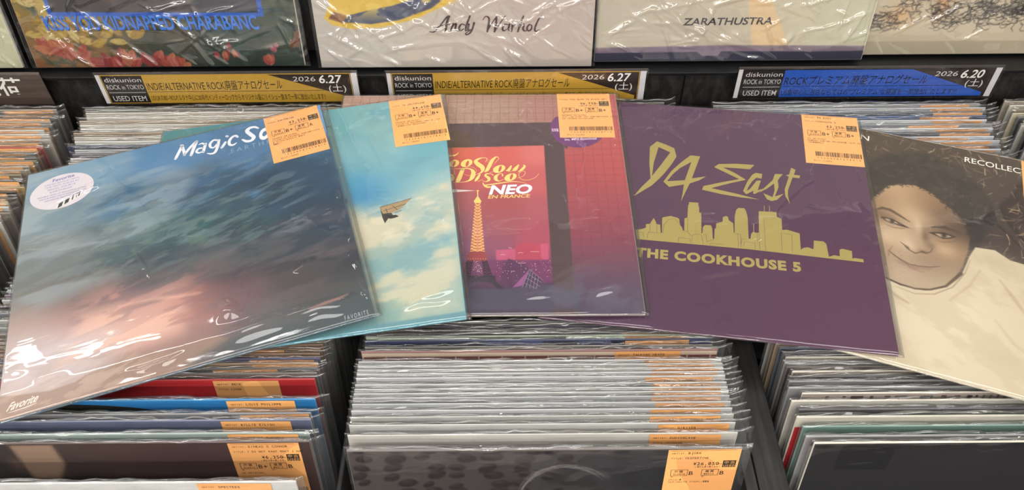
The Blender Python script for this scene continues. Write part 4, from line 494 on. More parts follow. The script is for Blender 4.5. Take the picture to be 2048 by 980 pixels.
STACKS = {
'fm':[[.0245,.3172,-.58,(88,82,80),2.4,'pebble','pebble patterned',[.0005,'BJORK','VESPERTINE']],[.0235,.3301,-.58,(196,193,186),1.2,'','off white',[.013,'AUDIOSLAVE','COCHISE']],[.0235,.3393,-.58,(190,190,188),1.1,'','pale grey',[.0049,'NIRVANA','']],[.0235,.3467,-.58,(176,176,172),1.1,'','dull white',[.0108,'RED HOT CHILI PEPPERS','']],[.0235,.3528,-.58,(192,193,195),1.1,'','pale grey',[.0097,'AUDIOSLAVE','']],[.0235,.359,-.58,(182,184,186),1.1,'','pale grey',[.0045,'HOLE','']],[.0235,.3648,-.58,(170,172,176),1.1,'','bluish grey',[.0075,'HOLE','']],[.0235,.3692,-.58,(190,190,188),1.1,'','pale grey',[.0068,'RED HOT CHILI PEPPERS','']],[.0235,.3734,-.58,(198,198,196),1.1,'','pale grey',[.006,'LIMP BIZKIT','']],[.0235,.3781,-.58,(196,197,198),1.1,'','pale grey',[.0051,'AVRIL LAVIGNE','']],[.0235,.3846,-.58,(194,195,197),1.1,'','pale grey',[.0103,'AVRIL LAVIGNE','']],[.0235,.3888,-.58,(200,201,202),1.1,'','pale grey',[.0058,'RAGE AGAINST THE MACHINE','']],[.0235,.393,-.58,(205,205,204),1.1,'','pale grey',[.0033,'NIRVANA','']],[.0235,.3972,-.58,(196,196,195),1.1,'','pale grey',[.0069,'PIXIES','']],[.0235,.4015,-.58,(196,196,196),1.1,'','pale grey',[.0091,'MUSE','']],[.0235,.4149,-.584,(122,74,70),1.8,'tiles','brick red checked',[.0329,'TALKING HEADS','']],[.0235,.4291,-.597,(150,146,138),1.6,'','brownish grey',None],[.0235,.4338,-.594,(44,52,84),1.6,'patch','navy blue',[.021,'','']],[.0235,.4385,-.594,(150,160,140),1.6,'patch','pale green',[.0205,'','']],[.0235,.4432,-.596,(60,56,62),1.6,'patch','dark',[.023,'','']],[.0235,.4479,-.597,(74,66,66),1.6,'','dark brown',None],[.0235,.4526,-.598,(60,58,70),1.6,'patch','charcoal',None],[.0235,.4573,-.598,(120,118,112),1.6,'','grey',None]],
'fl':[[-.3283,.2949,-.588,(196,198,198),1.8,'','silver grey',[.02,'SPECTRES','']],[-.3232,.3302,-.588,(66,48,46),2.2,'dim','dark brown',[.0094,'SINEAD O CONNOR','I DO NOT WANT WHAT I HAV']],[-.3253,.338,-.588,(150,166,160),1.8,'','grey green',[.009,'ARTHUR RUSSELL','']],[-.3256,.3501,-.588,(92,98,124),1.8,'','slate blue',[.0171,'BILLIE EILISH','']],[-.3266,.3563,-.588,(120,120,122),1.8,'','mid grey',[.0017,'','']],[-.3251,.3698,-.588,(30,118,180),1.8,'oval','bright blue',[.0178,'LOUIS PHILIPPE','']],[-.3322,.3979,-.6,(186,34,38),1.8,'redlines','bright red',[.0323,'BECK','LOSER']],[-.3314,.4042,-.6,(112,108,102),1.8,'','stone grey',None],[-.3314,.4095,-.6,(92,92,92),1.8,'','dark grey',[.0362,'','']],[-.3322,.4148,-.6,(170,140,110),1.8,'','tan',[.0009,'','']],[-.3312,.4197,-.6,(62,66,110),1.8,'','deep blue',[.0054,'','']],[-.3321,.4252,-.6,(146,112,86),1.8,'','light brown',None],[-.3318,.4301,-.6,(120,86,60),1.8,'','chestnut brown',[.0337,'','']],[-.3308,.435,-.6,(132,104,80),1.8,'','cocoa brown',None],[-.3297,.4399,-.6,(150,130,112),1.8,'','beige',None],[-.331,.4477,-.598,(120,110,104),1.8,'','dull brown',None],[-.331,.4552,-.598,(150,152,150),1.8,'','light grey',None],[-.331,.464,-.598,(180,178,172),1.8,'','cream white',None],[-.331,.4723,-.598,(120,122,128),1.8,'','blue grey',None],[-.331,.4807,-.598,(70,66,72),1.8,'','charcoal',None],[-.331,.4881,-.598,(176,176,176),1.8,'','off white',None],[-.331,.4943,-.598,(120,100,120),1.8,'','mauve',None],[-.331,.5005,-.598,(160,176,178),1.8,'','pale teal',None],[-.331,.5069,-.598,(190,190,188),1.8,'','white',None],[-.331,.5133,-.598,(160,150,152),1.8,'','pinkish grey',None]],
'fr':[[.4016,.326,-.59,(30,30,33),2.0,'square','black',None],[.4014,.3387,-.602,(176,174,174),2.0,'','silver grey',None],[.4013,.3481,-.602,(112,142,132),2.0,'','sage green',None],[.3981,.3572,-.602,(206,200,186),2.0,'rededge','cream and red',None],[.4016,.3645,-.602,(66,66,70),2.0,'','dark grey',None],[.3976,.3729,-.602,(190,188,180),2.0,'','off white',None],[.4086,.3804,-.602,(150,140,134),2.0,'stripes','striped grey',None],[.3982,.3861,-.602,(128,128,130),2.0,'','mid grey',None],[.4002,.3928,-.602,(120,118,118),2.0,'patch','grey patched',None],[.4022,.3979,-.602,(60,58,60),2.0,'','charcoal',None],[.4056,.403,-.602,(150,138,120),2.0,'','beige',None],[.4018,.4081,-.602,(66,60,56),2.0,'','dark brown',None],[.4012,.4132,-.602,(140,138,134),2.0,'','stone grey',None],[.4034,.4183,-.602,(176,170,160),2.0,'','cream',None],[.4019,.4234,-.602,(70,72,78),2.0,'','slate',None],[.4004,.4285,-.602,(60,72,90),2.0,'','dark blue',None],[.3978,.4336,-.602,(140,118,92),2.0,'','tan',None],[.397,.4387,-.602,(120,96,74),2.0,'','brown',None],[.3952,.4438,-.602,(150,150,146),2.0,'','light grey',None]],
'bl':[[-.334,.6363,-.5935,(180,180,178),1.8,'','light grey',None],[-.334,.6431,-.593,(90,66,70),1.8,'','maroon',None],[-.334,.6499,-.5925,(196,190,186),1.8,'','pale grey',None],[-.334,.6567,-.592,(150,60,72),1.8,'','crimson',None],[-.334,.6635,-.5915,(176,92,100),1.8,'','pink red',None],[-.334,.6703,-.591,(168,76,86),1.8,'','rose red',None],[-.334,.6771,-.5905,(208,204,198),1.8,'','white',None],[-.334,.6839,-.59,(200,196,194),1.8,'','pale grey',None],[-.334,.6907,-.5895,(96,96,104),1.8,'','slate grey',None],[-.334,.6975,-.589,(190,190,192),1.8,'','silver grey',None],[-.3445,.7043,-.5885,(48,56,84),1.8,'','navy blue',None],[-.3385,.7111,-.588,(208,206,202),1.8,'','white',None],[-.3415,.7179,-.5875,(196,190,178),1.8,'','ivory',None],[-.3445,.7247,-.587,(150,132,104),1.8,'','khaki brown',[.008,'','']],[-.3385,.7315,-.5865,(206,204,200),1.8,'','white',[.02,'','']],[-.3415,.7383,-.586,(200,196,186),1.8,'','cream',[.014,'','']],[-.3445,.7451,-.5855,(178,160,140),1.8,'','beige',[.008,'','']],[-.3385,.7519,-.585,(204,200,192),1.8,'','off white',[.02,'','']],[-.3415,.7587,-.5845,(190,184,174),1.8,'','ivory',[.014,'','']],[-.3445,.7655,-.584,(120,118,112),1.8,'','dark grey',[.008,'','']]],
'ol':[[-.691,.5147,-.588,(190,188,182),2.2,'','pale grey',[.007,'','']],[-.685,.5223,-.588,(176,150,96),2.2,'','mustard',[.004,'','']],[-.689,.5299,-.5894999999999999,(70,66,64),2.2,'','charcoal',[.013,'','']],[-.693,.5375,-.588,(34,32,32),2.2,'','black',[.01,'','']],[-.687,.5451,-.588,(60,56,52),2.2,'','dark',[.007,'','']],[-.691,.5527,-.5894999999999999,(34,32,32),2.2,'','black',[.004,'','']],[-.685,.5603,-.588,(34,32,32),2.2,'','black',[.013,'','']],[-.689,.5679,-.588,(200,196,188),2.2,'','ivory',[.01,'','']],[-.688,.5755,-.5894999999999999,(60,56,52),2.2,'','dark',[.007,'','']],[-.682,.5831,-.588,(190,188,182),2.2,'','pale grey',[.004,'','']],[-.686,.5907,-.588,(150,140,124),2.2,'','beige',[.013,'','']],[-.68,.5983,-.5894999999999999,(120,110,96),2.2,'','taupe',[.01,'','']],[-.684,.6059,-.588,(190,188,182),2.2,'','pale grey',[.007,'','']],[-.688,.6135,-.588,(176,150,96),2.2,'','mustard',[.004,'','']],[-.682,.6211,-.5894999999999999,(70,66,64),2.2,'','charcoal',[.013,'','']],[-.686,.6287,-.588,(34,32,32),2.2,'','black',[.01,'','']],[-.68,.6363,-.588,(176,150,96),2.2,'','mustard',[.007,'','']],[-.684,.6439,-.5854999999999999,(60,56,52),2.2,'','dark',[.004,'','']],[-.688,.6515,-.584,(110,100,80),2.2,'','olive brown',[.013,'','']],[-.682,.6591,-.584,(150,140,124),2.2,'','beige',[.01,'','']],[-.686,.6667,-.5854999999999999,(120,110,96),2.2,'','taupe',[.007,'','']],[-.68,.6743,-.584,(110,100,80),2.2,'','olive brown',[.004,'','']],[-.684,.6819,-.584,(60,56,52),2.2,'','dark',[.013,'','']],[-.688,.6895,-.5854999999999999,(70,66,64),2.2,'','charcoal',[.01,'','']],[-.682,.6971,-.584,(150,36,34),2.2,'','dark red',[.007,'','']],[-.686,.7047,-.584,(120,110,96),2.2,'','taupe',[.004,'','']],[-.68,.7123,-.5854999999999999,(200,196,188),2.2,'','ivory',[.013,'','']],[-.684,.7199,-.584,(190,188,182),2.2,'','pale grey',[.01,'','']],[-.693,.7275,-.584,(190,188,182),2.2,'','pale grey',[.007,'','']],[-.687,.7351,-.5854999999999999,(60,56,52),2.2,'','dark',[.004,'','']],[-.691,.7427,-.584,(150,140,124),2.2,'','beige',[.013,'','']],[-.685,.7503,-.584,(70,66,64),2.2,'','charcoal',[.01,'','']],[-.689,.7579,-.5854999999999999,(60,56,52),2.2,'','dark',[.007,'','']],[-.693,.7655,-.584,(150,140,124),2.2,'','beige',[.004,'','']]],
'br':[[.3997,.6797,-.5986,(206,206,208),1.8,'','white',[.006,'','']],[.4013,.6859,-.5986,(188,190,194),1.8,'','light grey',[.02,'','']],[.3965,.6921,-.5986,(70,72,76),1.8,'','dark grey',[.004,'','']],[.3981,.6983,-.5986,(196,198,202),1.8,'','pale grey',[.006,'','']],[.3997,.7045,-.5975,(120,124,132),1.8,'','grey',[.012,'','']],[.4013,.7107,-.5964,(202,204,210),1.8,'','white',[.01,'MATCHING','']],[.3965,.7169,-.5953,(190,196,206),1.8,'','bluish white',[.03,'','']],[.3981,.7231,-.5942,(66,66,70),1.8,'','charcoal',[.004,'','']],[.3997,.7293,-.5931,(206,206,206),1.8,'','white',[.008,'SUBMARINE','']],[.4013,.7355,-.592,(130,132,138),1.8,'','mid grey',[.04,'','']],[.3965,.7417,-.5909,(196,198,202),1.8,'','pale grey',[.006,'','']],[.3981,.7479,-.5898,(60,84,130),1.8,'','blue',[.02,'','']],[.3997,.7541,-.5887,(84,86,92),1.8,'','slate',[.004,'','']],[.4013,.7603,-.5876,(176,178,182),1.8,'','silver grey',[.006,'','']],[.3965,.7665,-.5865,(150,150,150),1.8,'','grey',[.012,'','']]],
'rr':[[.7445,.683,-.583,(160,150,130),2.6,'','beige',None],[.7415,.6905,-.583,(90,84,74),2.6,'','dark taupe',None],[.7385,.698,-.583,(190,188,184),2.6,'','off white',None],[.7445,.7055,-.583,(150,150,148),2.6,'','mid grey',None],[.7415,.713,-.583,(40,40,42),2.6,'','black',None],[.7385,.7205,-.583,(170,168,160),2.6,'','stone',None],[.7445,.728,-.583,(110,112,112),2.6,'','grey',None],[.7415,.7355,-.583,(66,66,66),2.6,'','charcoal',None],[.7385,.743,-.583,(186,176,150),2.6,'','cream',None],[.7445,.7505,-.583,(120,104,80),2.6,'','brown',None],[.7415,.758,-.583,(190,186,176),2.6,'','ivory',None],[.7385,.7655,-.583,(150,140,124),2.6,'','taupe',None]],
'bm':[[.023,.7466,-.591,(150,146,140),1.8,'','stone grey',[.012,'','']],[.023,.7534,-.588,(90,86,84),1.8,'','dark grey',[.012,'','']],[.023,.7602,-.585,(170,166,158),1.8,'','pale grey',[.012,'','']],[.023,.767,-.582,(120,118,112),1.8,'','grey',[.012,'','']]],
}

# ---------------------------------------------------------------- setting
def struct(name, x0, x1, y0, y1, z0, z1, m):
    o = box(name, x0, x1, y0, y1, z0, z1, m, b=0.0); o['kind'] = 'structure'; return o
def tiled(rgb, sc, name):
    m = bpy.data.materials.new(name); m.use_nodes = True
    nt = m.node_tree; b = nt.nodes['Principled BSDF']; tc = nt.nodes.new('ShaderNodeTexCoord'); br = nt.nodes.new('ShaderNodeTexBrick')
    br.offset = 0; br.inputs['Scale'].default_value = sc; br.inputs['Mortar Size'].default_value = 0.008; br.inputs['Brick Width'].default_value = 0.5; br.inputs['Row Height'].default_value = 0.5
    c = s2l(rgb); br.inputs['Color1'].default_value = c; br.inputs['Color2'].default_value = tuple(x * .94 for x in c[:3]) + (1,); br.inputs['Mortar'].default_value = tuple(x * .6 for x in c[:3]) + (1,)
    nt.links.new(tc.outputs['Object'], br.inputs['Vector']); nt.links.new(br.outputs['Color'], b.inputs['Base Color']); b.inputs['Roughness'].default_value = 0.5
    return m
struct('floor', -4, 4, -2.6, 3.6, -0.05, 0, tiled((120, 112, 104), 1.6, 'floor_tiles'))
struct('ceiling', -4, 4, -2.6, 3.6, 2.70, 2.75, tiled((226, 224, 218), 0.8, 'ceiling_panels'))
struct('wall_back', -4, 4, 3.5, 3.6, 0, 2.7, paper((214, 208, 198), 0.8, 'wall_paint'))
struct('wall_front', -4, 4, -2.6, -2.5, 0, 2.7, paper((222, 216, 206), 0.8, 'wall_paint'))

# ---------------------------------------------------------------- record rack
WOOD = black_wood()
rack = thing('record_rack', 'black stained wooden record rack with two rows of bins and a display ledge', 'rack', Matrix.Translation((0, 0.6, 0)))
def rk(name, x0, x1, y0, y1, z0, z1, m=WOOD, b=0.0012): return box(name, x0, x1, y0 - 0.6, y1 - 0.6, z0, z1, m, rack, b)
ZB = 0.5270
rk('base_board', -0.90, 0.95, 0.205, 0.80, ZB - 0.018, ZB)
rk('front_panel', -0.90, 0.95, 0.187, 0.205, 0.0, 0.74)
rk('riser_panel', -0.90, 0.2068, 0.797, 0.812, 0.0, 0.893); rk('riser_panel', 0.2078, 0.95, 0.797, 0.812, 0.0, 0.893)
rk('ledge', -0.90, 0.95, 0.784, 0.99, 0.8935, 0.8975, paper((16, 16, 17), 0.35, 'black_metal'), 0.0006)
rk('end_panel', -0.918, -0.90, 0.187, 1.0, 0.0, 0.893); rk('end_panel', 0.95, 0.968, 0.187, 1.0, 0.0, 0.893)
for x0, x1 in ((-0.1505, -0.1465), (0.1965, 0.2068), (0.2078, 0.2335), (0.5755, 0.5770), (-0.5088, -0.5072)):
    rk('divider', x0, x1, 0.205, 0.797, ZB, 0.81)
V, F = box_data(-0.90, 0.95, 0, 0.012, 0, 0.36, 0.001)
bb = link('back_board', V, F, WOOD, parent=rack); bb.location = (0, 0.834 - 0.6, 0.8985); bb.rotation_euler = (-math.radians(9), 0, 0)
for x in (-0.86, 0.03, 0.91): rk('foot', x - .02, x + .02, 0.3, 0.34, 0.0, ZB - 0.018)

LEAN = math.radians(9)
def stood(x, ytop, ztop, lean=LEAN, roll=0.0, h=S):
    """world matrix of a record whose top edge is at x, ytop, ztop and which leans back"""
    up = Vector((math.sin(roll), math.sin(lean) * math.cos(roll), math.cos(lean) * math.cos(roll)))
    o = Vector((x, ytop, ztop)) - up * h
    xa = Vector((math.cos(roll), 0, 0)); xa = (xa - up * xa.dot(up)).normalized()
    ya = up.cross(xa)
    return Matrix(((xa.x, ya.x, up.x, o.x), (xa.y, ya.y, up.y, o.y), (xa.z, ya.z, up.z, o.z), (0, 0, 0, 1)))

# ---------------------------------------------------------------- display records on the ledge
US = np.linspace(0, 1, 300); VSD = np.concatenate([np.linspace(0, 0.30, 110), np.linspace(0.31, 1, 40)])
def display(xl, xr, y0, z0, label, paint_ops, seed, wr, creases=(), roll=0.0, t=0.004, jl=0.006, extra=None):
    """a face-out record between xl and xr whose bag's foot rests at y0, z0"""
    up = Vector((0, math.sin(LEAN), math.cos(LEAN)))
    xc = (xl + xr) / 2
    M = stood(xc, y0 + math.sin(LEAN) * S, z0 + EYE + math.cos(LEAN) * S, roll=roll)
    th = thing('vinyl_record', label, 'record', M, 'records standing on the display ledge')
    jacket(th, t, (200, 192, 176))
    Paint(US, VSD).run(paint_ops).link('front_cover', S - 0.0012, -t / 2 - 0.0002, th)
    rc = random.Random(seed); more = list(creases)
    for _ in range(int(wr * 60000)):
        a, z, g, l = rc.uniform(xl - xc, xr - xc), rc.uniform(.01, .10), rc.choice([rc.uniform(-.9, -.3), rc.uniform(.1, .7), rc.uniform(-1.4, 1.4)]), rc.uniform(.02, .08)
        ww = rc.uniform(.0012, .0032); hh = ww * rc.uniform(.5, 1.0) / max(.45, abs(math.cos(g)))
        more.append((a, z, a + l * math.cos(g), z + l * math.sin(g), min(hh, .0030), ww))
    flat_bag(th, t, xl - xc, xr - xc, -0.0015, 0.322, seed, wr=wr, n=300, creases=more, m=plastic('wrap', 2.4, 0.035, 0.15, (18, 40, 34), 0.012, 0.5), bulge=0.0008,
             zs=np.concatenate([np.linspace(-.0015, .10, 96), np.linspace(.106, .322, 24)]))
    if extra:
        P = Print(-t / 2 - 0.0005); extra(P, xc); P.build('lettering', th)
    return th
Z_L = -0.549 + 0.0005
rr_ = random.Random(8)
def scribble(ops, x0, x1, y0, y1, n, col, w=.0022):
    for _ in range(n):
        x, y = rr_.uniform(x0, x1), rr_.uniform(y0, y1); a = rr_.uniform(0, 6.28); P = []
        for k in range(6):
            P.append((x, y, w * rr_.uniform(.4, 1.3))); a += rr_.uniform(-1.4, 1.4); x += .012 * math.cos(a); y += .008 * math.sin(a)
        ops.append(('s', .001, rr_.uniform(.5, .95), col, P))
# cream record cut by the frame
display(-0.892, -0.566, 0.8003, Z_L, 'pale green-cream record on the ledge, beside the flower cover', [('f', .3, [(0, 0, 168, 168, 140), (1, 0, 172, 172, 144), (1, .3, 182, 182, 152), (.5, .6, 186, 184, 158)])], 3, .0005)
# flower cover
fl = [('f', .09, [(.05, .02, 150, 70, 40), (.2, .02, 120, 60, 36), (.5, .02, 60, 60, 40), (.8, .02, 30, 40, 34), (1, .03, 34, 44, 38), (.05, .10, 150, 110, 50), (.2, .10, 170, 130, 50), (.45, .09, 60, 56, 46), (.7, .1, 44, 66, 56), (.95, .1, 60, 80, 62), (.05, .18, 176, 146, 64), (.2, .16, 180, 140, 50), (.5, .16, 120, 96, 60), (.8, .17, 70, 88, 80), (1, .18, 84, 96, 76), (.05, .26, 170, 150, 80), (.95, .27, 80, 100, 84), (.5, .3, 60, 56, 60)])]
for i in range(150):
    x = rr_.uniform(0, 1); y = rr_.uniform(.0, .28); c = rr_.choice([(36, 62, 50), (52, 82, 64), (26, 40, 34), (70, 92, 76), (44, 58, 40)])
    a = rr_.uniform(0, 3.1); l = rr_.uniform(.02, .05)
    fl.append(('b', .7, c, (x, y), (l * math.cos(a), l * math.sin(a)), (-.008 * math.sin(a), .008 * math.cos(a))))
def petal(cx, cy, a, l, w, c, dk):
    P = [(cx + l * t * math.cos(a) - s * w * math.sin(math.pi * min(1, t * .9 + .08)) ** .8 * math.sin(a), cy + l * t * math.sin(a) + s * w * math.sin(math.pi * min(1, t * .9 + .08)) ** .8 * math.cos(a)) for s, ts in ((1, (0, .25, .5, .75, 1)), (-1, (.9, .7, .45, .2))) for t in ts]
    fl.append(('p', .003, .95, c, P)); fl.append(('s', .003, .6, dk, [(cx, cy, .003), (cx + l * .8 * math.cos(a), cy + l * .8 * math.sin(a), .001)]))
    fl.append(('b', .4, tuple(min(255, int(v * 1.25 + 12)) for v in c), (cx + .6 * l * math.cos(a) + .3 * w * math.sin(a), cy + .6 * l * math.sin(a)), (l * .25 * math.cos(a), l * .25 * math.sin(a)), (-w * .3 * math.sin(a), w * .3 * math.cos(a))))
YE = [(204, 164, 60), (220, 184, 86), (186, 140, 46), (228, 200, 120)]; RD = [(196, 84, 44), (206, 112, 62), (186, 70, 50), (204, 98, 84)]; RO = [(176, 52, 52), (192, 72, 62), (158, 40, 44), (206, 110, 76)]
for i in range(46):
    x = rr_.choice([rr_.uniform(.0, .10), rr_.uniform(.08, .43)]); petal(x, rr_.uniform(.085, .17) + (.10 if x < .09 and rr_.random() < .6 else 0), rr_.uniform(-.6, 3.5), rr_.uniform(.035, .07), rr_.uniform(.010, .018), rr_.choice(YE), (130, 92, 30))
for cx, cy, n, sz, cs in ((.06, .055, 9, .07, RD), (.14, .045, 9, .07, RD), (.27, .0, 7, .075, RO), (.34, .01, 6, .06, RO), (.44, .0, 7, .07, RO), (.52, .005, 6, .06, RD), (.70, .03, 4, .04, RO), (.74, .05, 3, .035, RO), (.88, .02, 4, .05, RO), (.90, .06, 3, .03, [(196, 96, 110)]), (.98, .08, 4, .05, [(150, 90, 50), (120, 70, 44)])):
    for k in range(n): petal(cx + rr_.uniform(-.03, .03) * sz / .07, cy + rr_.uniform(-.02, .02), 1.57 + (k - n / 2) * .36 + rr_.uniform(-.15, .15), sz * rr_.uniform(.7, 1.1), sz * .27, rr_.choice(cs), (96, 34, 26))
fl += [('m', .82, .80)]
fl += [('p', .002, 1, (26, 78, 168), [(.115, .198), (.885, .192), (.885, 1.2), (.115, 1.2)]), ('pf', .002, 1, [(.130, .214), (.868, .206), (.868, 1.2), (.130, 1.2)], [(.2, .25, 46, 42, 48), (.5, .25, 66, 60, 64), (.8, .25, 50, 50, 62), (.3, .4, 120, 70, 44), (.5, .6, 60, 56, 66)])]
KX = -0.398
def kiss(P, xc):
    for dx, dz, c in ((0.0008, -0.0006, (16, 40, 90)), (0, 0, (36, 104, 196))):
        P.text('KISS YOU KIDNAPPED CHARABANC', (-0.5265 - xc + dx, .0465 + dz), (-0.285 - xc + dx, .0455 + dz), (-0.5265 - xc + dx, .0635 + dz), c, bold=0.022, shear=-0.12, lift=0.00005 if dx == 0 else 0)
display(-0.5620, -0.2345, 0.8003, Z_L, 'flower photo record with blue frame and blue lettering on the ledge', fl, 11, .0010, [(.02, .06, .16, .075, .0012, .004), (.05, .02, .15, .055, .0010, .003), (.10, .02, .155, .03, .0012, .003), (-.05, .05, .12, .045, .0008, .004)], extra=kiss)
# cream cover with yellow and blue shape, signature
vb = [('f', .2, [(0, 0, 166, 160, 156), (1, 0, 170, 160, 152), (.3, .2, 176, 170, 160), (.7, .2, 172, 160, 154), (.5, .5, 178, 170, 160)]),
      ('p', .004, 1, (196, 164, 62), [(.035, .19), (.06, .165), (.13, .15), (.24, .155), (.36, .185), (.50, .25), (.57, .36), (.50, .44), (.25, .43), (.06, .36), (.06, .24)]),
      ('p', .004, .95, (58, 66, 96), [(.10, .175), (.2, .168), (.30, .182), (.42, .225), (.48, .27), (.36, .26), (.28, .235), (.2, .22), (.12, .20)]),
      ('p', .004, .9, (104, 62, 50), [(.05, .188), (.10, .172), (.12, .20), (.07, .215)]), ('n', .8, (206, 178, 90), .05, .03, .3, .5, .1, 5, [(.1, .2), (.3, .2), (.5, .26), (.5, .3), (.1, .3)])]
def signature(P, xc):
    for s in ART['warhol']: P.stroke([(p[0] - xc, p[1], p[2]) for p in s], (58, 36, 42))
display(-0.2240, 0.0995, 0.7955, Z_L, 'cream record signed in dark script under a yellow and blue shape', vb, 23, .0012, [(-.14, .03, -.02, .06, .0016, .003), (.05, .075, .09, .02, .0018, .003), (.02, .05, .10, .012, .0016, .0025), (-.13, .075, -.09, .02, .0014, .003), (-.10, .02, .03, .035, .0010, .003), (.00, .08, .03, .06, .0014, .0025)], extra=signature, roll=0.003)
# cream cover with title in capitals
zb = [('f', .2, [(0, .1, 172, 166, 152), (1, .1, 180, 178, 156), (.4, .1, 170, 160, 146), (.6, .2, 182, 168, 146), (.8, .25, 186, 186, 164), (.2, .25, 176, 170, 154)]), ('p', .01, .8, (206, 176, 134), [(.58, .06), (.72, .05), (.64, .2), (.58, .3), (.52, .3)]), ('p', .006, .85, (104, 88, 108), [(0, .055), (.5, .062), (1, .055), (1, 0), (0, 0)]), ('p', .004, .95, (40, 42, 62), [(0, .034), (.38, .036), (.40, .02), (.46, .02), (.47, .038), (.8, .034), (1, .036), (1, 0), (0, 0)])]  # purple and navy foot bands: reflections in the wrap, painted into the cover
def zara(P, xc): P.text('ZARATHUSTRA', (0.1966 - xc, .0440), (0.2985 - xc, .0446), (0.1966 - xc, .0528), (44, 40, 46), bold=0.018, shear=0.16)
display(0.0985, 0.4120, 0.8038, Z_L, 'cream record with capital title in dark letters on the ledge', zb, 37, .0012, [(-.10, .075, .0, .015, .0018, .0025), (-.13, .07, -.08, .03, .0015, .0025), (.02, .08, .09, .05, .0014, .003), (-.12, .03, .03, .025, .0012, .003), (.06, .08, .12, .02, .0014, .003)], extra=zara)
# cream cover with ink drawing
db = [('f', .3, [(0, 0, 158, 150, 130), (1, 0, 160, 152, 132), (0, .08, 190, 182, 162), (.5, .08, 196, 176, 150), (1, .1, 192, 182, 164), (.5, .3, 198, 188, 168)]), ('p', .004, .6, (150, 142, 122), [(0, 0), (1, 0), (1, .052), (0, .052)]), ('b', .7, (206, 160, 112), (.12, .15), (.06, 0), (0, .05)), ('b', .7, (190, 130, 80), (.27, .22), (.03, 0), (0, .07))]
scribble(db, 0.0, .12, .10, .16, 60, (40, 38, 40)); scribble(db, .10, .2, .14, .26, 50, (44, 42, 44)); scribble(db, .24, .62, .11, .20, 170, (38, 36, 38)); scribble(db, .38, .62, .15, .28, 130, (38, 36, 38)); scribble(db, .24, .32, .12, .26, 30, (60, 44, 36))
display(0.4035, 0.7275, 0.8140, Z_L, 'cream record with scribbled black ink drawing on the ledge', db, 43, .0007, [(-.10, .085, .05, .075, .0014, .003)])

# ---------------------------------------------------------------- sale signs
def sale_sign(label, p_l, p_r, h, base, lines, date, kind):
    """acrylic strip sign; p_l, p_r: lower front corners"""
    p_l, p_r = Vector(p_l), Vector(p_r); w = (p_r - p_l).length; xa = (p_r - p_l).normalized(); za = Vector((0, 0, 1)); ya = za.cross(xa)
    M = Matrix(((xa.x, ya.x, za.x, p_l.x), (xa.y, ya.y, za.y, p_l.y), (xa.z, ya.z, za.z, p_l.z), (0, 0, 0, 1)))
    th = thing('sale_sign', label, 'sign', M, 'sale signs along the ledge')
    V, F = box_data(0, w, 0.0012, 0.0018, 0.0006, h - .001, 0); link('backing', V, F, paper((26, 22, 20), .5), parent=th)
    V, F = box_data(-.001, w + .001, -0.0012, 0.0002, -0.0003, h, 0.0003); link('acrylic_cover', V, F, plastic('acrylic', 1.3, .03, .02, (4, 4, 4), 0.0), parent=th)
    k = w / 304.0; T = h / 44.5
    P = Print(0.0009)
    q = lambda x0, x1, y0, y1, c, l=0.0: P.quad(x0 * k, x1 * k, h - y1 * T, h - y0 * T, c, l)
    tx = lambda s, x0, x1, yb, yt, c, b=0.0, sh=0.0: P.text(s, (x0 * k, h - yb * T), (x1 * k, h - yb * T), (x0 * k, h - yt * T), c, bold=b, shear=sh, lift=0.0002)
    if kind == 'plain':
        q(0, 304, 0.6, 44, (74, 62, 56)); q(0, 304, 0.6, 4, (96, 88, 84), 0.00005)
        P.text('新入荷', ((w - .118), h * .34), ((w - .026), h * .34), ((w - .118), h * .76), (232, 228, 222), bold=0.012, lift=0.0002)
    else:
        q(0, 304, .4, 4.2, (70, 66, 64)); q(0.5, 5.5, 4.2, 44, (206, 204, 206)); q(296, 303, 4.2, 44, (206, 204, 210))
        q(6, 295.5, 4.2, 44, base, .00004) if kind == 'yellow' else None
        q(7, 54, 5.4, 43, (34, 30, 30), .00008)
        band = [(54, 5.4), (200, 5.4), (292, 38), (292, 43), (54, 43)]
        q(54, 294.6, 5.4, 43, (46, 36, 32), .00006)
        P.raw([(x * k, h - y * T) for x, y in band], [(0, 1, 2, 3, 4)], base, .0001)
        tx('diskunion', 9.5, 52, 14.0, 7.6, (214, 212, 210), -.004); tx('ROCK in TOKYO', 9, 52, 24.0, 17.5, (204, 202, 200)); q(9, 52, 28.2, 28.9, (190, 188, 186), .0002); tx('USED ITEM', 11, 50, 40.5, 33, (204, 202, 200), .004)
        ink = (24, 22, 28) if kind == 'blue' else (52, 42, 20)
        P.text(lines[0], (56 * k, h - 25.5 * T), (222 * k if kind == 'blue' else 214 * k, h - 24.5 * T), (56 * k, h - 15.0 * T), ink, bold=.003, shear=.05, lift=.0002)
        q(55, 262, 27.6, 28.2, ink, .0002)
        P.text(lines[1], (56 * k, h - 40.0 * T), (262 * k, h - 40.0 * T), (56 * k, h - 33.0 * T), ink, bold=.0, lift=.0002)
        tx('2026', 228, 254, 15, 8.2, (226, 224, 222), -.008, .1); tx(date, 258, 284, 17.6, 6.4, (236, 234, 232), .016, .12); tx('(土)', 268, 288, 29, 20.5, (226, 224, 222))
    P.build('printed_insert', th)
sale_sign('yellow and black sale sign above the bin behind the dark sky cover', (-.4822, .779, -.5875 + EYE), (-.1775, .779, -.5865 + EYE), .0452, (184, 146, 54), ('INDIE/ALTERNATIVE ROCK廃盤アナログセール', "US/UKの80'~90'Sオルタナ中心に00年代インディーロックからオリジナル盤にリイシュー盤まで一挙に放出いたします!!"), '6.27', 'yellow')
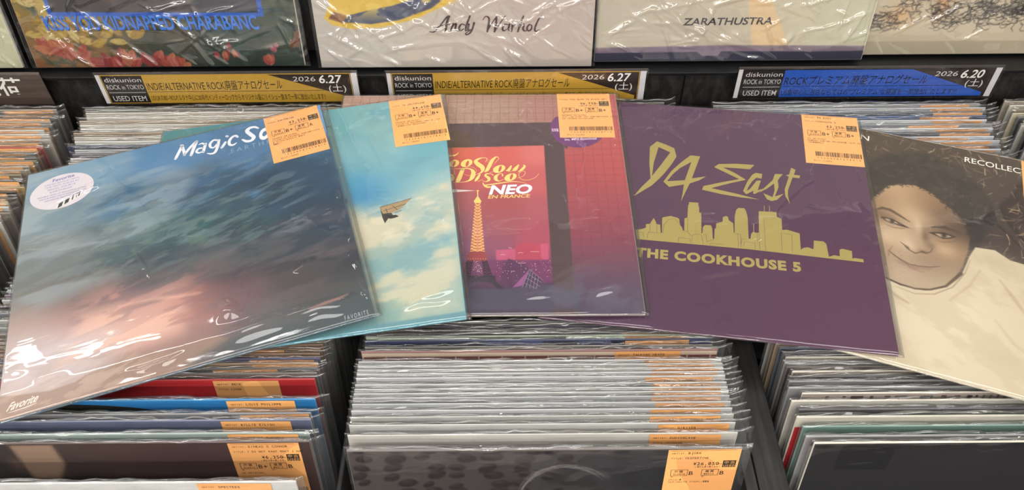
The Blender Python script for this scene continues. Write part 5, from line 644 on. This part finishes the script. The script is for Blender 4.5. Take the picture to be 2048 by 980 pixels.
sale_sign('yellow and black sale sign behind the red tower cover, its foot hidden', (-.1445, .779, -.5878 + EYE), (.1585, .779, -.5868 + EYE), .0450, (184, 146, 54), ('INDIE/ALTERNATIVE ROCK廃盤アナログセール', "US/UKの80'~90'Sオルタナ中心に00年代インディーロックからオリジナル盤にリイシュー盤まで一挙に放出いたします!!"), '6.27', 'yellow')
sale_sign('blue and black sale sign above the bin behind the purple cover', (.2640, .779, -.5865 + EYE), (.5690, .777, -.5835 + EYE), .0450, (38, 84, 178), ('ROCKプレミアム廃盤アナログセール', 'US盤中心に当店ならではの"プレミアム"な廃盤を一挙放出いたします!!!'), '6.20', 'blue')
sale_sign('brown strip sign with white characters above the bin of orange tags', (-.8480, .779, -.5880 + EYE), (-.5440, .779, -.5880 + EYE), .0470, (70, 60, 54), ('', ''), '', 'plain')

# ---------------------------------------------------------------- records in the bins
ORD = 'front second third fourth fifth sixth seventh eighth ninth tenth eleventh twelfth thirteenth fourteenth fifteenth sixteenth seventeenth eighteenth nineteenth twentieth'.split()
ORD += ['twenty-' + s for s in 'first second third fourth fifth sixth seventh eighth ninth'.split()] + ['thirtieth'] + ['thirty-' + s for s in 'first second third fourth fifth'.split()]
BIN = {'fm': 'middle front bin', 'fl': 'first front bin', 'fr': 'third front bin', 'bl': 'first yellow sign bin', 'ol': 'orange tag bin', 'br': 'blue sign bin', 'rr': 'corner bin past the blue sign', 'bm': 'second yellow sign bin'}
def art_face(th, pat, rgb, t, seed):
    """what is printed on the strip of a jacket that shows"""
    y = -t / 2 - 0.0002; R = random.Random(seed); P = Print(y); h = S / 2 - .0008
    if pat == 'tiles':
        P.quad(-h, h, S - .006, S - .001, (206, 186, 166)); P.quad(-h, h, 0.02, S - .006, (128, 74, 70))
        for i in range(16): P.quad(-h + .0205 * i, -h + .0205 * i + .0012, 0.02, S - .006, (196, 180, 166), .00004)
        for i in range(12): P.quad(-h, h, S - .0262 - .0205 * i, S - .025 - .0205 * i, (196, 180, 166), .00004)
    elif pat == 'patch':
        x = -h
        while x < h - .004:
            w = min(R.uniform(.02, .07), h - x); f = R.uniform(.5, 1.7); g = R.uniform(-25, 25)
            P.quad(x, x + w, S - R.uniform(.02, .05), S - .001, tuple(int(min(230, max(20, c * f + g))) for c in rgb)); x += w
    elif pat == 'stripes':
        P.quad(-h, h, S - .06, S - .001, (170, 156, 146)); x = -h + .02
        while x < -.01:
            w = R.choice([.003, .005, .011]); P.quad(x, x + w, S - .05, S - .003, (80, 72, 74), .00004); x += w + R.uniform(.003, .012)
        x = -.012
        while x < .05:
            P.quad(x, x + .0022, S - .05, S - .003, (60, 54, 58), .00004); x += .0062
        P.quad(.056, h, S - .05, S - .003, (96, 90, 88), .00004)
    elif pat == 'rededge':
        P.quad(-h, h, 0.0, S - .0125, (176, 28, 38)); P.quad(-h, h, S - .0125, S - .001, (212, 206, 192))
    elif pat == 'square':
        P.quad(-.134, -.090, S - .035, S - .006, (18, 18, 22))
        for i in range(7): P.quad(-.134, -.090, S - .035 + i * .0042, S - .0344 + i * .0042, (24, 24, 29), .00004)
    elif pat == 'oval':
        P.poly([[(-.065 + .105 * math.cos(a) * (1.0), S - .024 + .020 * math.sin(a)) for a in np.linspace(0, 6.283, 40, endpoint=False)]], (18, 20, 18))
        for i in range(9): P.stroke([(-.15 + .018 * i, S - .030 + .002 * (i % 3), .0012), (-.12 + .018 * i, S - .014 - .001 * (i % 2), .0018), (-.10 + .018 * i, S - .028, .001)], (40, 44, 38), .00004)
        for i in range(3): P.stroke([(-.152 + .014 * i, S - .010, .0012), (-.147 + .014 * i, S - .02, .002)], (226, 226, 214), .00008)
    elif pat == 'redlines':
        for a, b in ((.098, .090), (.116, .114)): P.stroke([(a, S - .002, .0016), (b, S - .02, .002), (b - .004, S - .05, .001)], (40, 14, 16))
    elif pat == 'dim':
        Paint(np.linspace(0, 1, 120), np.linspace(.6, 1, 60)).run([('f', .1, [(0, .95, 52, 44, 46), (.15, .9, 46, 40, 42), (.3, .95, 66, 54, 50), (.45, .92, 74, 52, 48), (.7, .95, 66, 44, 44), (1, .9, 62, 42, 42), (.5, .7, 50, 38, 36)]), ('p', .012, .8, (176, 146, 122), [(.22, 1.0), (.33, 1.0), (.34, .92), (.30, .84), (.24, .82), (.23, .9)]), ('b', .7, (40, 30, 28), (.38, .86), (.05, 0), (0, .03)), ('b', .5, (150, 110, 90), (.21, .92), (.02, 0), (0, .03))]).link('front_cover', S - .0014, y, th)
    elif pat == 'pebble':
        ops = [('f', .25, [(0, .95, 104, 94, 90), (.3, .95, 98, 90, 88), (.6, .95, 74, 72, 76), (1, .95, 54, 54, 60), (.5, .7, 64, 60, 64)])]
        for gx in range(12):
            for gz in range(9):
                x = (gx + .5 + R.uniform(-.28, .28)) / 12; z = .70 + (gz + .5 + R.uniform(-.28, .28)) * .036; a = R.uniform(-.3, .9); l = R.uniform(.020, .032)
                d = 40 if x < .5 else 30; ops.append(('p', .004, .9, (d + 8, d, d + 2), [(x + l * math.cos(q) * math.cos(a) - .6 * l * math.sin(q) * math.sin(a), z + l * math.cos(q) * math.sin(a) * .8 + .62 * l * math.sin(q) * math.cos(a)) for q in np.linspace(0, 6.283, 14, endpoint=False)]))
                ops.append(('b', .35, (118, 108, 104), (x - l * .2, z + l * .3), (l * .5, 0), (0, l * .25)))
        ops.append(('pf', .02, .75, [(.62, .98), (1, 1), (1, .8), (.5, .86)], [(.7, .95, 44, 46, 54), (1, .95, 40, 42, 50), (.6, .88, 56, 56, 62)]))
        for i in range(46):
            a = .6 + i * .045; r0 = .10 + R.uniform(-.006, .006); c0, c1 = .56, .80
            ops.append(('s', .0012, .6, (176, 172, 168), [(c0 + r0 * 1.25 * math.cos(a + k * .18), c1 + r0 * 1.35 * math.sin(a + k * .18) + R.uniform(-.003, .003), .0012) for k in range(4)]))
            ops.append(('s', .0010, .45, (150, 146, 144), [(c0 + .07 + .05 * math.cos(a), c1 + .05 + .05 * math.sin(a), .001), (c0 + .07 + .075 * math.cos(a + .3), c1 + .05 + .07 * math.sin(a + .2), .0008)]))
        ops.append(('m', .9, .72))
        Paint(np.linspace(0, 1, 330), np.linspace(.6, 1, 130)).run(ops).link('front_cover', S - .0014, y, th)
    P.build('cover_print', th)
KINDS = {}
cnt = 0
FULL = {'BJORK': ('26,850', 'B', 'B', ['リイシュー盤', '2LP/WHITE VINYL/重量盤']), 'SINEAD O CONNOR': ('6,350', 'B+', 'B', ['UK ORIGINAL'])}
for key, rows in STACKS.items():
    for i, (X, Yt, Z, rgb, tmm, pat, cname, tg) in enumerate(rows):
        t = tmm / 1000.0; cnt += 1
        has = ' with orange tag' if tg else ''
        place = (ORD[i] + ' from the front' if i else 'frontmost') + ' in the ' + BIN[key]
        label = cname + ' record' + has + ', ' + place
        th = thing('vinyl_record', label, 'record', stood(X, Yt, Z + EYE), 'records in the ' + BIN[key])
        jacket(th, t, rgb, (214, 208, 196) if key == 'fr' and i in (0, 3, 5, 6, 10, 13) else None)
        if pat: art_face(th, pat, rgb, t, cnt)
        bag(th, t, cnt * 3 + i)
        if tg:
            mg, nm, ti = tg; xr = S / 2 - mg; a = random.Random(cnt).uniform(-.0006, .0006)
            f = FULL.get(nm)
            info = (nm, ti) + (f if f else ())
            tag(th, -t / 2 - 0.0006, (xr - .058, S - .0009 + a), (xr, S - .0009 - a), (xr - .058 + (0), S - .0009 - .078), info, full=bool(f))

# ---------------------------------------------------------------- the five records laid over the bins
TL_ = 0.0036
def lain(k):
    x, y, z, yaw, pit, rol = ART['poses'][k]
    cy, sy = math.cos(math.radians(yaw)), math.sin(math.radians(yaw)); cp, sp = math.cos(math.radians(pit)), math.sin(math.radians(pit)); cr, sr = math.cos(math.radians(rol)), math.sin(math.radians(rol))
    R = Matrix(((cy, -sy, 0), (sy, cy, 0), (0, 0, 1))) @ Matrix(((1, 0, 0), (0, cp, -sp), (0, sp, cp))) @ Matrix(((cr, 0, sr), (0, 1, 0), (-sr, 0, cr)))
    a, b, n = R.col[0], R.col[1], R.col[2]
    o = Vector((x, y, z + EYE)) - b * (S / 2) - n * (TL_ / 2)
    return Matrix(((a.x, -n.x, b.x, o.x), (a.y, -n.y, b.y, o.y), (a.z, -n.z, b.z, o.z), (0, 0, 0, 1)))
C = lambda p: ((p[0] - .5) * S, p[1] * S)
C3 = lambda p: ((p[0] - .5) * S, p[1] * S, p[2] * S)
def ground(k, label, edge, ops, n, seed, creases, wr=.0005, x1=S / 2 + .0045, bulge=.0014):
    th = thing('vinyl_record', label, 'record', lain(k), 'records laid over the bins')
    jacket(th, TL_, edge, edge)
    Paint(np.linspace(0, 1, n), np.linspace(0, 1, n)).run(ops).link('front_cover', S - .0012, -TL_ / 2 - .0002, th)
    flat_bag(th, TL_, -S / 2 - .0022, x1, -.0022, S + .0035, seed, wr=wr, creases=creases, bulge=bulge)
    return th
YF = -TL_ / 2 - .00032
def ltag(th, k, info):
    q = ART['tags'][k]; tag(th, YF - .0002, C((q[0][0], min(q[0][1], 1.0))), C((q[1][0], min(q[1][1], 1.0))), C(q[3]), info)

# portrait cover, the lowest: straw, curls and stubble strewn over the painted shapes
R5_ = random.Random(21)
def hank(x, y, a, l, w, c, al, bend): return ('s', .0012, al, c, [(x, y, w), (x + .6 * l * math.cos(a), y + .6 * l * math.sin(a), w), (x + l * math.cos(a + bend), y + l * math.sin(a + bend), w * .4)])
straws, curls, fuzz, stubble = [], [], [], []
for _ in range(620):
    x, y = R5_.uniform(.08, 1), R5_.uniform(.45, 1); f = R5_.uniform(.5, 1.05)
    straws.append(hank(x, y, R5_.uniform(0, 6.28), R5_.uniform(.012, .05), R5_.uniform(.0018, .0044), (182 * f, 154 * f, 122 * f), R5_.uniform(.4, .9), R5_.uniform(-.16, .16)))
for _ in range(170):
    x, y = R5_.uniform(.2, .6), R5_.uniform(.62, .97); f = R5_.uniform(.5, 1); t = R5_.uniform(0, 6.28); r = R5_.uniform(.004, .010)
    curls.append(('s', .0012, .5, (122 * f, 106 * f, 94 * f), [(x + r * math.cos(t + k * .9), y + r * math.sin(t + k * .9), .0024) for k in range(4)]))
for _ in range(150):
    i = R5_.randrange(len(ART['hairline']) - 1); t = R5_.random(); p, q = ART['hairline'][i], ART['hairline'][i + 1]
    x, y = p[0] + (q[0] - p[0]) * t + R5_.uniform(-.006, .006), p[1] + (q[1] - p[1]) * t + R5_.uniform(-.006, .009); a = R5_.uniform(0, 6.28); r = R5_.uniform(.004, .010)
    fuzz.append(('s', .0016, .6, (46, 38, 33), [(x + r * math.cos(a + k * .8), y + r * math.sin(a + k * .8), .003) for k in range(3)]))
for _ in range(380):
    x, y = R5_.uniform(.23, .50), R5_.uniform(.29, .47)
    stubble.append(('b', .35, (92, 72, 58), (x, y), (.0016, 0), (0, .0010)))
MARKS = {'straw': straws, 'curl': curls, 'fuzz': fuzz, 'stubble': stubble}
R5_OPS = [o for k in ART['r5'] for o in (MARKS[k] if isinstance(k, str) else [k])]
r5 = ground(5, 'sepia portrait record with straw and cream shirt lying over the bins', (206, 196, 176), R5_OPS, 560, 5,
            [(.06, .18, .14, .11, .0016, .003), (.07, .13, .15, .14, .0014, .003), (.03, .23, .06, .16, .0012, .003), (.06, .16, .03, .20, .0010, .003)], wr=.0003)
P = Print(YF)
P.text('ON', C((.118, .942)), C((.184, .935)), C((.118, .971)), (236, 232, 224), bold=.004)
P.text('RECOLLECTION', C((.4962, .9285)), C((.760, .9245)), C((.4962, .9565)), (236, 232, 224), bold=.002)
P.build('title_lettering', r5); ltag(r5, 5, ('', '', '3,850', 'B', 'B+', ['US ORIGINAL', 'LP']))

# purple cover
r4 = ground(4, 'purple record with gold skyline and gold lettering lying over the bins', (84, 46, 76), ART['r4'], 60, 14,
            [(.02, .10, .07, .14, .0010, .0025), (.12, .25, .13, .18, .0010, .002), (.06, .16, .11, .22, .0009, .002), (-.02, .055, .03, .075, .0010, .004)], wr=.00035, bulge=.0006)
P = Print(YF); GOLD = (156, 141, 80)
for g in ART['east']: P.poly([[C(p) for p in l] for l in g], GOLD, rough=.42)
for l in ART['skyline']: P.poly([[C(p) for p in l]], GOLD, rough=.42)
for l in ART['sky_lines']: P.line([C(p) for p in l], .0006, GOLD, .00004)
for l in ART['sky_dark']: P.line([C(p) for p in l], .00045, (120, 96, 72), .00006)
q = ART['cook']; P.text('THE COOKHOUSE 5', C(q[0]), C(q[1]), C((q[0][0], q[2][1])), GOLD, bold=.05, space=1.12)
P.build('gold_lettering', r4); ltag(r4, 4, ('94 EAST', 'COOKHOUSE 5', '3,250', 'B+', 'B+', ['US-ORIGINAL', 'NUMERO SHRINK PRINCE在籍 1979 SESS', 'ION音源収録LP']))

# red tower cover
r3 = ground(3, 'red and purple record with a lit tower at night lying over the bins', (150, 140, 136), ART['r3'] + [('m', .90, .95)], 380, 23,
            [(.10, .25, .085, .17, .0008, .002), (.085, .17, .10, .12, .0008, .002), (.05, .29, .01, .24, .0006, .002), (.07, .030, .125, .065, .0014, .005), (.03, .018, .09, .022, .0012, .004), (.10, .02, .14, .03, .0012, .004)], wr=.0005, bulge=.0004)
P = Print(YF); CREAM = (232, 204, 120)
for s in ART['slow_strokes']: P.stroke([C3(p) for p in s], CREAM)
for l in ART['slow_rings']: P.poly([[C(p) for p in q] for q in l], CREAM, .00004)
q = ART['neo']; P.text('NEO', C(q[0]), C(q[1]), C((q[0][0], q[2][1])), (226, 224, 236), bold=.036, shear=.22, lift=.00008)
q = ART['enf']; P.text('EN FRANCE', C(q[0]), C(q[1]), C((q[0][0], q[2][1])), (232, 190, 112), bold=.02, shear=.2, lift=.00004)
P.poly([[C(p) for p in ART['beam']]], (222, 206, 206))
for l in ART['tower_body']: P.poly([[C(p) for p in l]], (176, 92, 76))
for l in ART['tower_lat']: P.line([C(p) for p in l], .00055, (236, 190, 120), .00004)
for l in ART['tower_gold']: P.poly([[C(p) for p in l]], (226, 196, 112), .00006)
for l in ART['tower_legs']: P.line([C(p) for p in l], .0007, (44, 34, 44), .00004)
for l in ART['pyr']: P.line([C(p) for p in l], .00035, (150, 130, 160), .00004)
for x, z, r in ART['dots3']: P.dot((x - .5) * S, z * S, r * S * .85, (252, 220, 206), .00008, 6)
P.build('cover_lettering', r3)
P = Print(YF - .00012); P.poly([[C(p) for p in ART['circ3']]], (104, 52, 106))
a, b = ART['circ_t']; P.text('pink gatefold sleeve,', C((a[0] + .01, .7600)), C((.915, .7655)), C((a[0] + .01, .772)), (226, 206, 222), bold=.01, lift=.00006)
P.text('inc. MP3 download', C((a[0] + .01, .7430)), C((.912, .7485)), C((a[0] + .01, .755)), (226, 206, 222), bold=.012, lift=.00006); P.text('STE', C((.758, .792)), C((.782, .793)), C((.758, .806)), (226, 206, 222), bold=.02, lift=.00006)
P.build('round_sticker', r3); ltag(r3, 3, ('', 'TOO SLOW TO DISCO NEO', '6,750', 'B+', 'B+', ['GERMAN ORIGINAL', '2LP LTD PINK WAX SHRINK+HYPE STICK', 'EN FRENCH DISCO~AOR']))

# hang-glider cover
r2 = ground(2, 'pale blue sky record with a small hang glider lying over the bins', (86, 156, 172), ART['r2'] + [('m', .80, (.97, .93, .91))], 320, 34,
            [(.098, .020, .148, .034, .0022, .0035), (.10, .019, .15, .022, .0020, .0025), (.07, .27, .09, .20, .0007, .002)], wr=.00035)
P = Print(YF)
for l, c in zip(ART['glider'], ((158, 134, 98), (54, 50, 48), (36, 34, 36))): P.poly([[C(p) for p in l]], c)
for l in ART['glider_lines']: P.line([C(p) for p in l], .00055, (48, 42, 38), .00005)
P.build('glider_print', r2); ltag(r2, 2, ('', 'LE DELTAPLANE', '4,650', 'B+', 'B+', ['FRANCE ORIGINAL', 'FAVORITE RECORDS SHRINK 12P', '/哀愁MELLOW GROOVE歌内!']))

# dark sky cover, the topmost
r1 = ground(1, 'dark cloudy sunset record with white script title lying over the bins', (70, 92, 104), ART['r1'] + [('m', .85, (.99, .97, 1.0))], 420, 45,
            [(.022, .052, .046, .048, .0028, .0100), (.030, .046, .056, .040, .0010, .0045), (.024, .0215, .085, .0270, .0018, .0058), (.08, .0270, .153, .0200, .0016, .0050), (.026, .0150, .09, .0165, .0013, .0042), (.085, .0165, .153, .0115, .0012, .0038),
             (-.139, .037, -.094, .033, .0012, .0060), (-.152, .048, -.140, .046, .0012, .0032), (-.058, .0115, .0, .0150, .0012, .0034), (-.14, .25, -.06, .285, .0009, .003), (-.10, .262, -.08, .268, .0012, .0032), (-.05, .16, -.03, .11, .0008, .002), (.095, .075, .12, .083, .0012, .0036)], wr=.00030, bulge=.0009, x1=S / 2 + .0065)
P = Print(YF); WH = (224, 226, 232)
for s in ART['magic']: P.stroke([(C3(p)[0], C3(p)[1], C3(p)[2] * 1.22) for p in s], WH)
for l in ART['magic_o']: P.poly([[C(p) for p in q] for q in l], WH)
q = ART['earth']; P.text('EARTHRISE', C(q[0]), C((.862, .852)), C((q[0][0], q[2][1])), (150, 176, 198), bold=-.02, space=1.5)
q = ART['fav']; P.text('Favorite', C((.024, .0265)), C((.098, .0325)), C((.024, .0515)), (226, 216, 206), bold=.016, shear=.5)
P.stroke([C3((.03, .020, .0012)), C3((.07, .0225, .0026)), C3((.10, .027, .0012))], (226, 216, 206))
q = ART['fav2']; P.text('FAVORITE', C((.918, .0085)), C((.985, .0065)), C((.918, .0255)), (190, 200, 204), bold=-.01, space=1.5)
P.build('title_lettering', r1)
P = Print(YF - .00012); P.poly([[C(p) for p in ART['oval']]], (206, 198, 206))
P.poly([[C(p) for p in ART['oval_bar']]], (214, 214, 208), .00004)
BL = (74, 92, 158)
for s, u0, u1, v, hh in (('Favorite', .085, .155, .926, .0048), ('LIMITED EDITION VINYL', .060, .172, .9115, .0022), ('THE NEW ALBUM BY', .062, .172, .8985, .0022), ('MAGIC SOURCE', .072, .160, .8845, .0026), ('EARTHRISE', .080, .150, .8705, .0024), ('DOUBLE VINYL LP INCLUDING A FULL', .042, .196, .8560, .0020), ('COLOUR INSERT AND A DOWNLOAD CARD', .048, .196, .8440, .0020), ('FAVORITE RECORDINGS', .066, .176, .8320, .0020)):
    P.text(s, C((u0, v)), C((u1, v + .004)), (C((u0, v))[0], C((u0, v))[1] + hh), BL if s[0] in 'FDC' else (120, 130, 172), lift=.00008, bold=.01 if s == 'Favorite' else 0)
a, b = C(ART['oval_bar'][3]), C(ART['oval_bar'][2]); R_ = random.Random(4)
for i in range(30):
    if R_.random() < .6:
        t0 = i / 30; x = a[0] + (b[0] - a[0]) * t0; z = a[1] + (b[1] - a[1]) * t0
        P.line([(x, z + .001), (x + .001, z + .0072)], .0007, (40, 40, 46), .00008)
P.build('oval_sticker', r1); ltag(r1, 1, ('', 'EARTHRISE', '3,250', 'B+', 'A', ['FRANCE ORIGINAL', 'FAVORITE RECORDS SHRINK+HYPE STICKE', 'R DISCO/BOOGIE 限定LP', '重量盤!!']))

bpy.data.objects.remove(_to)
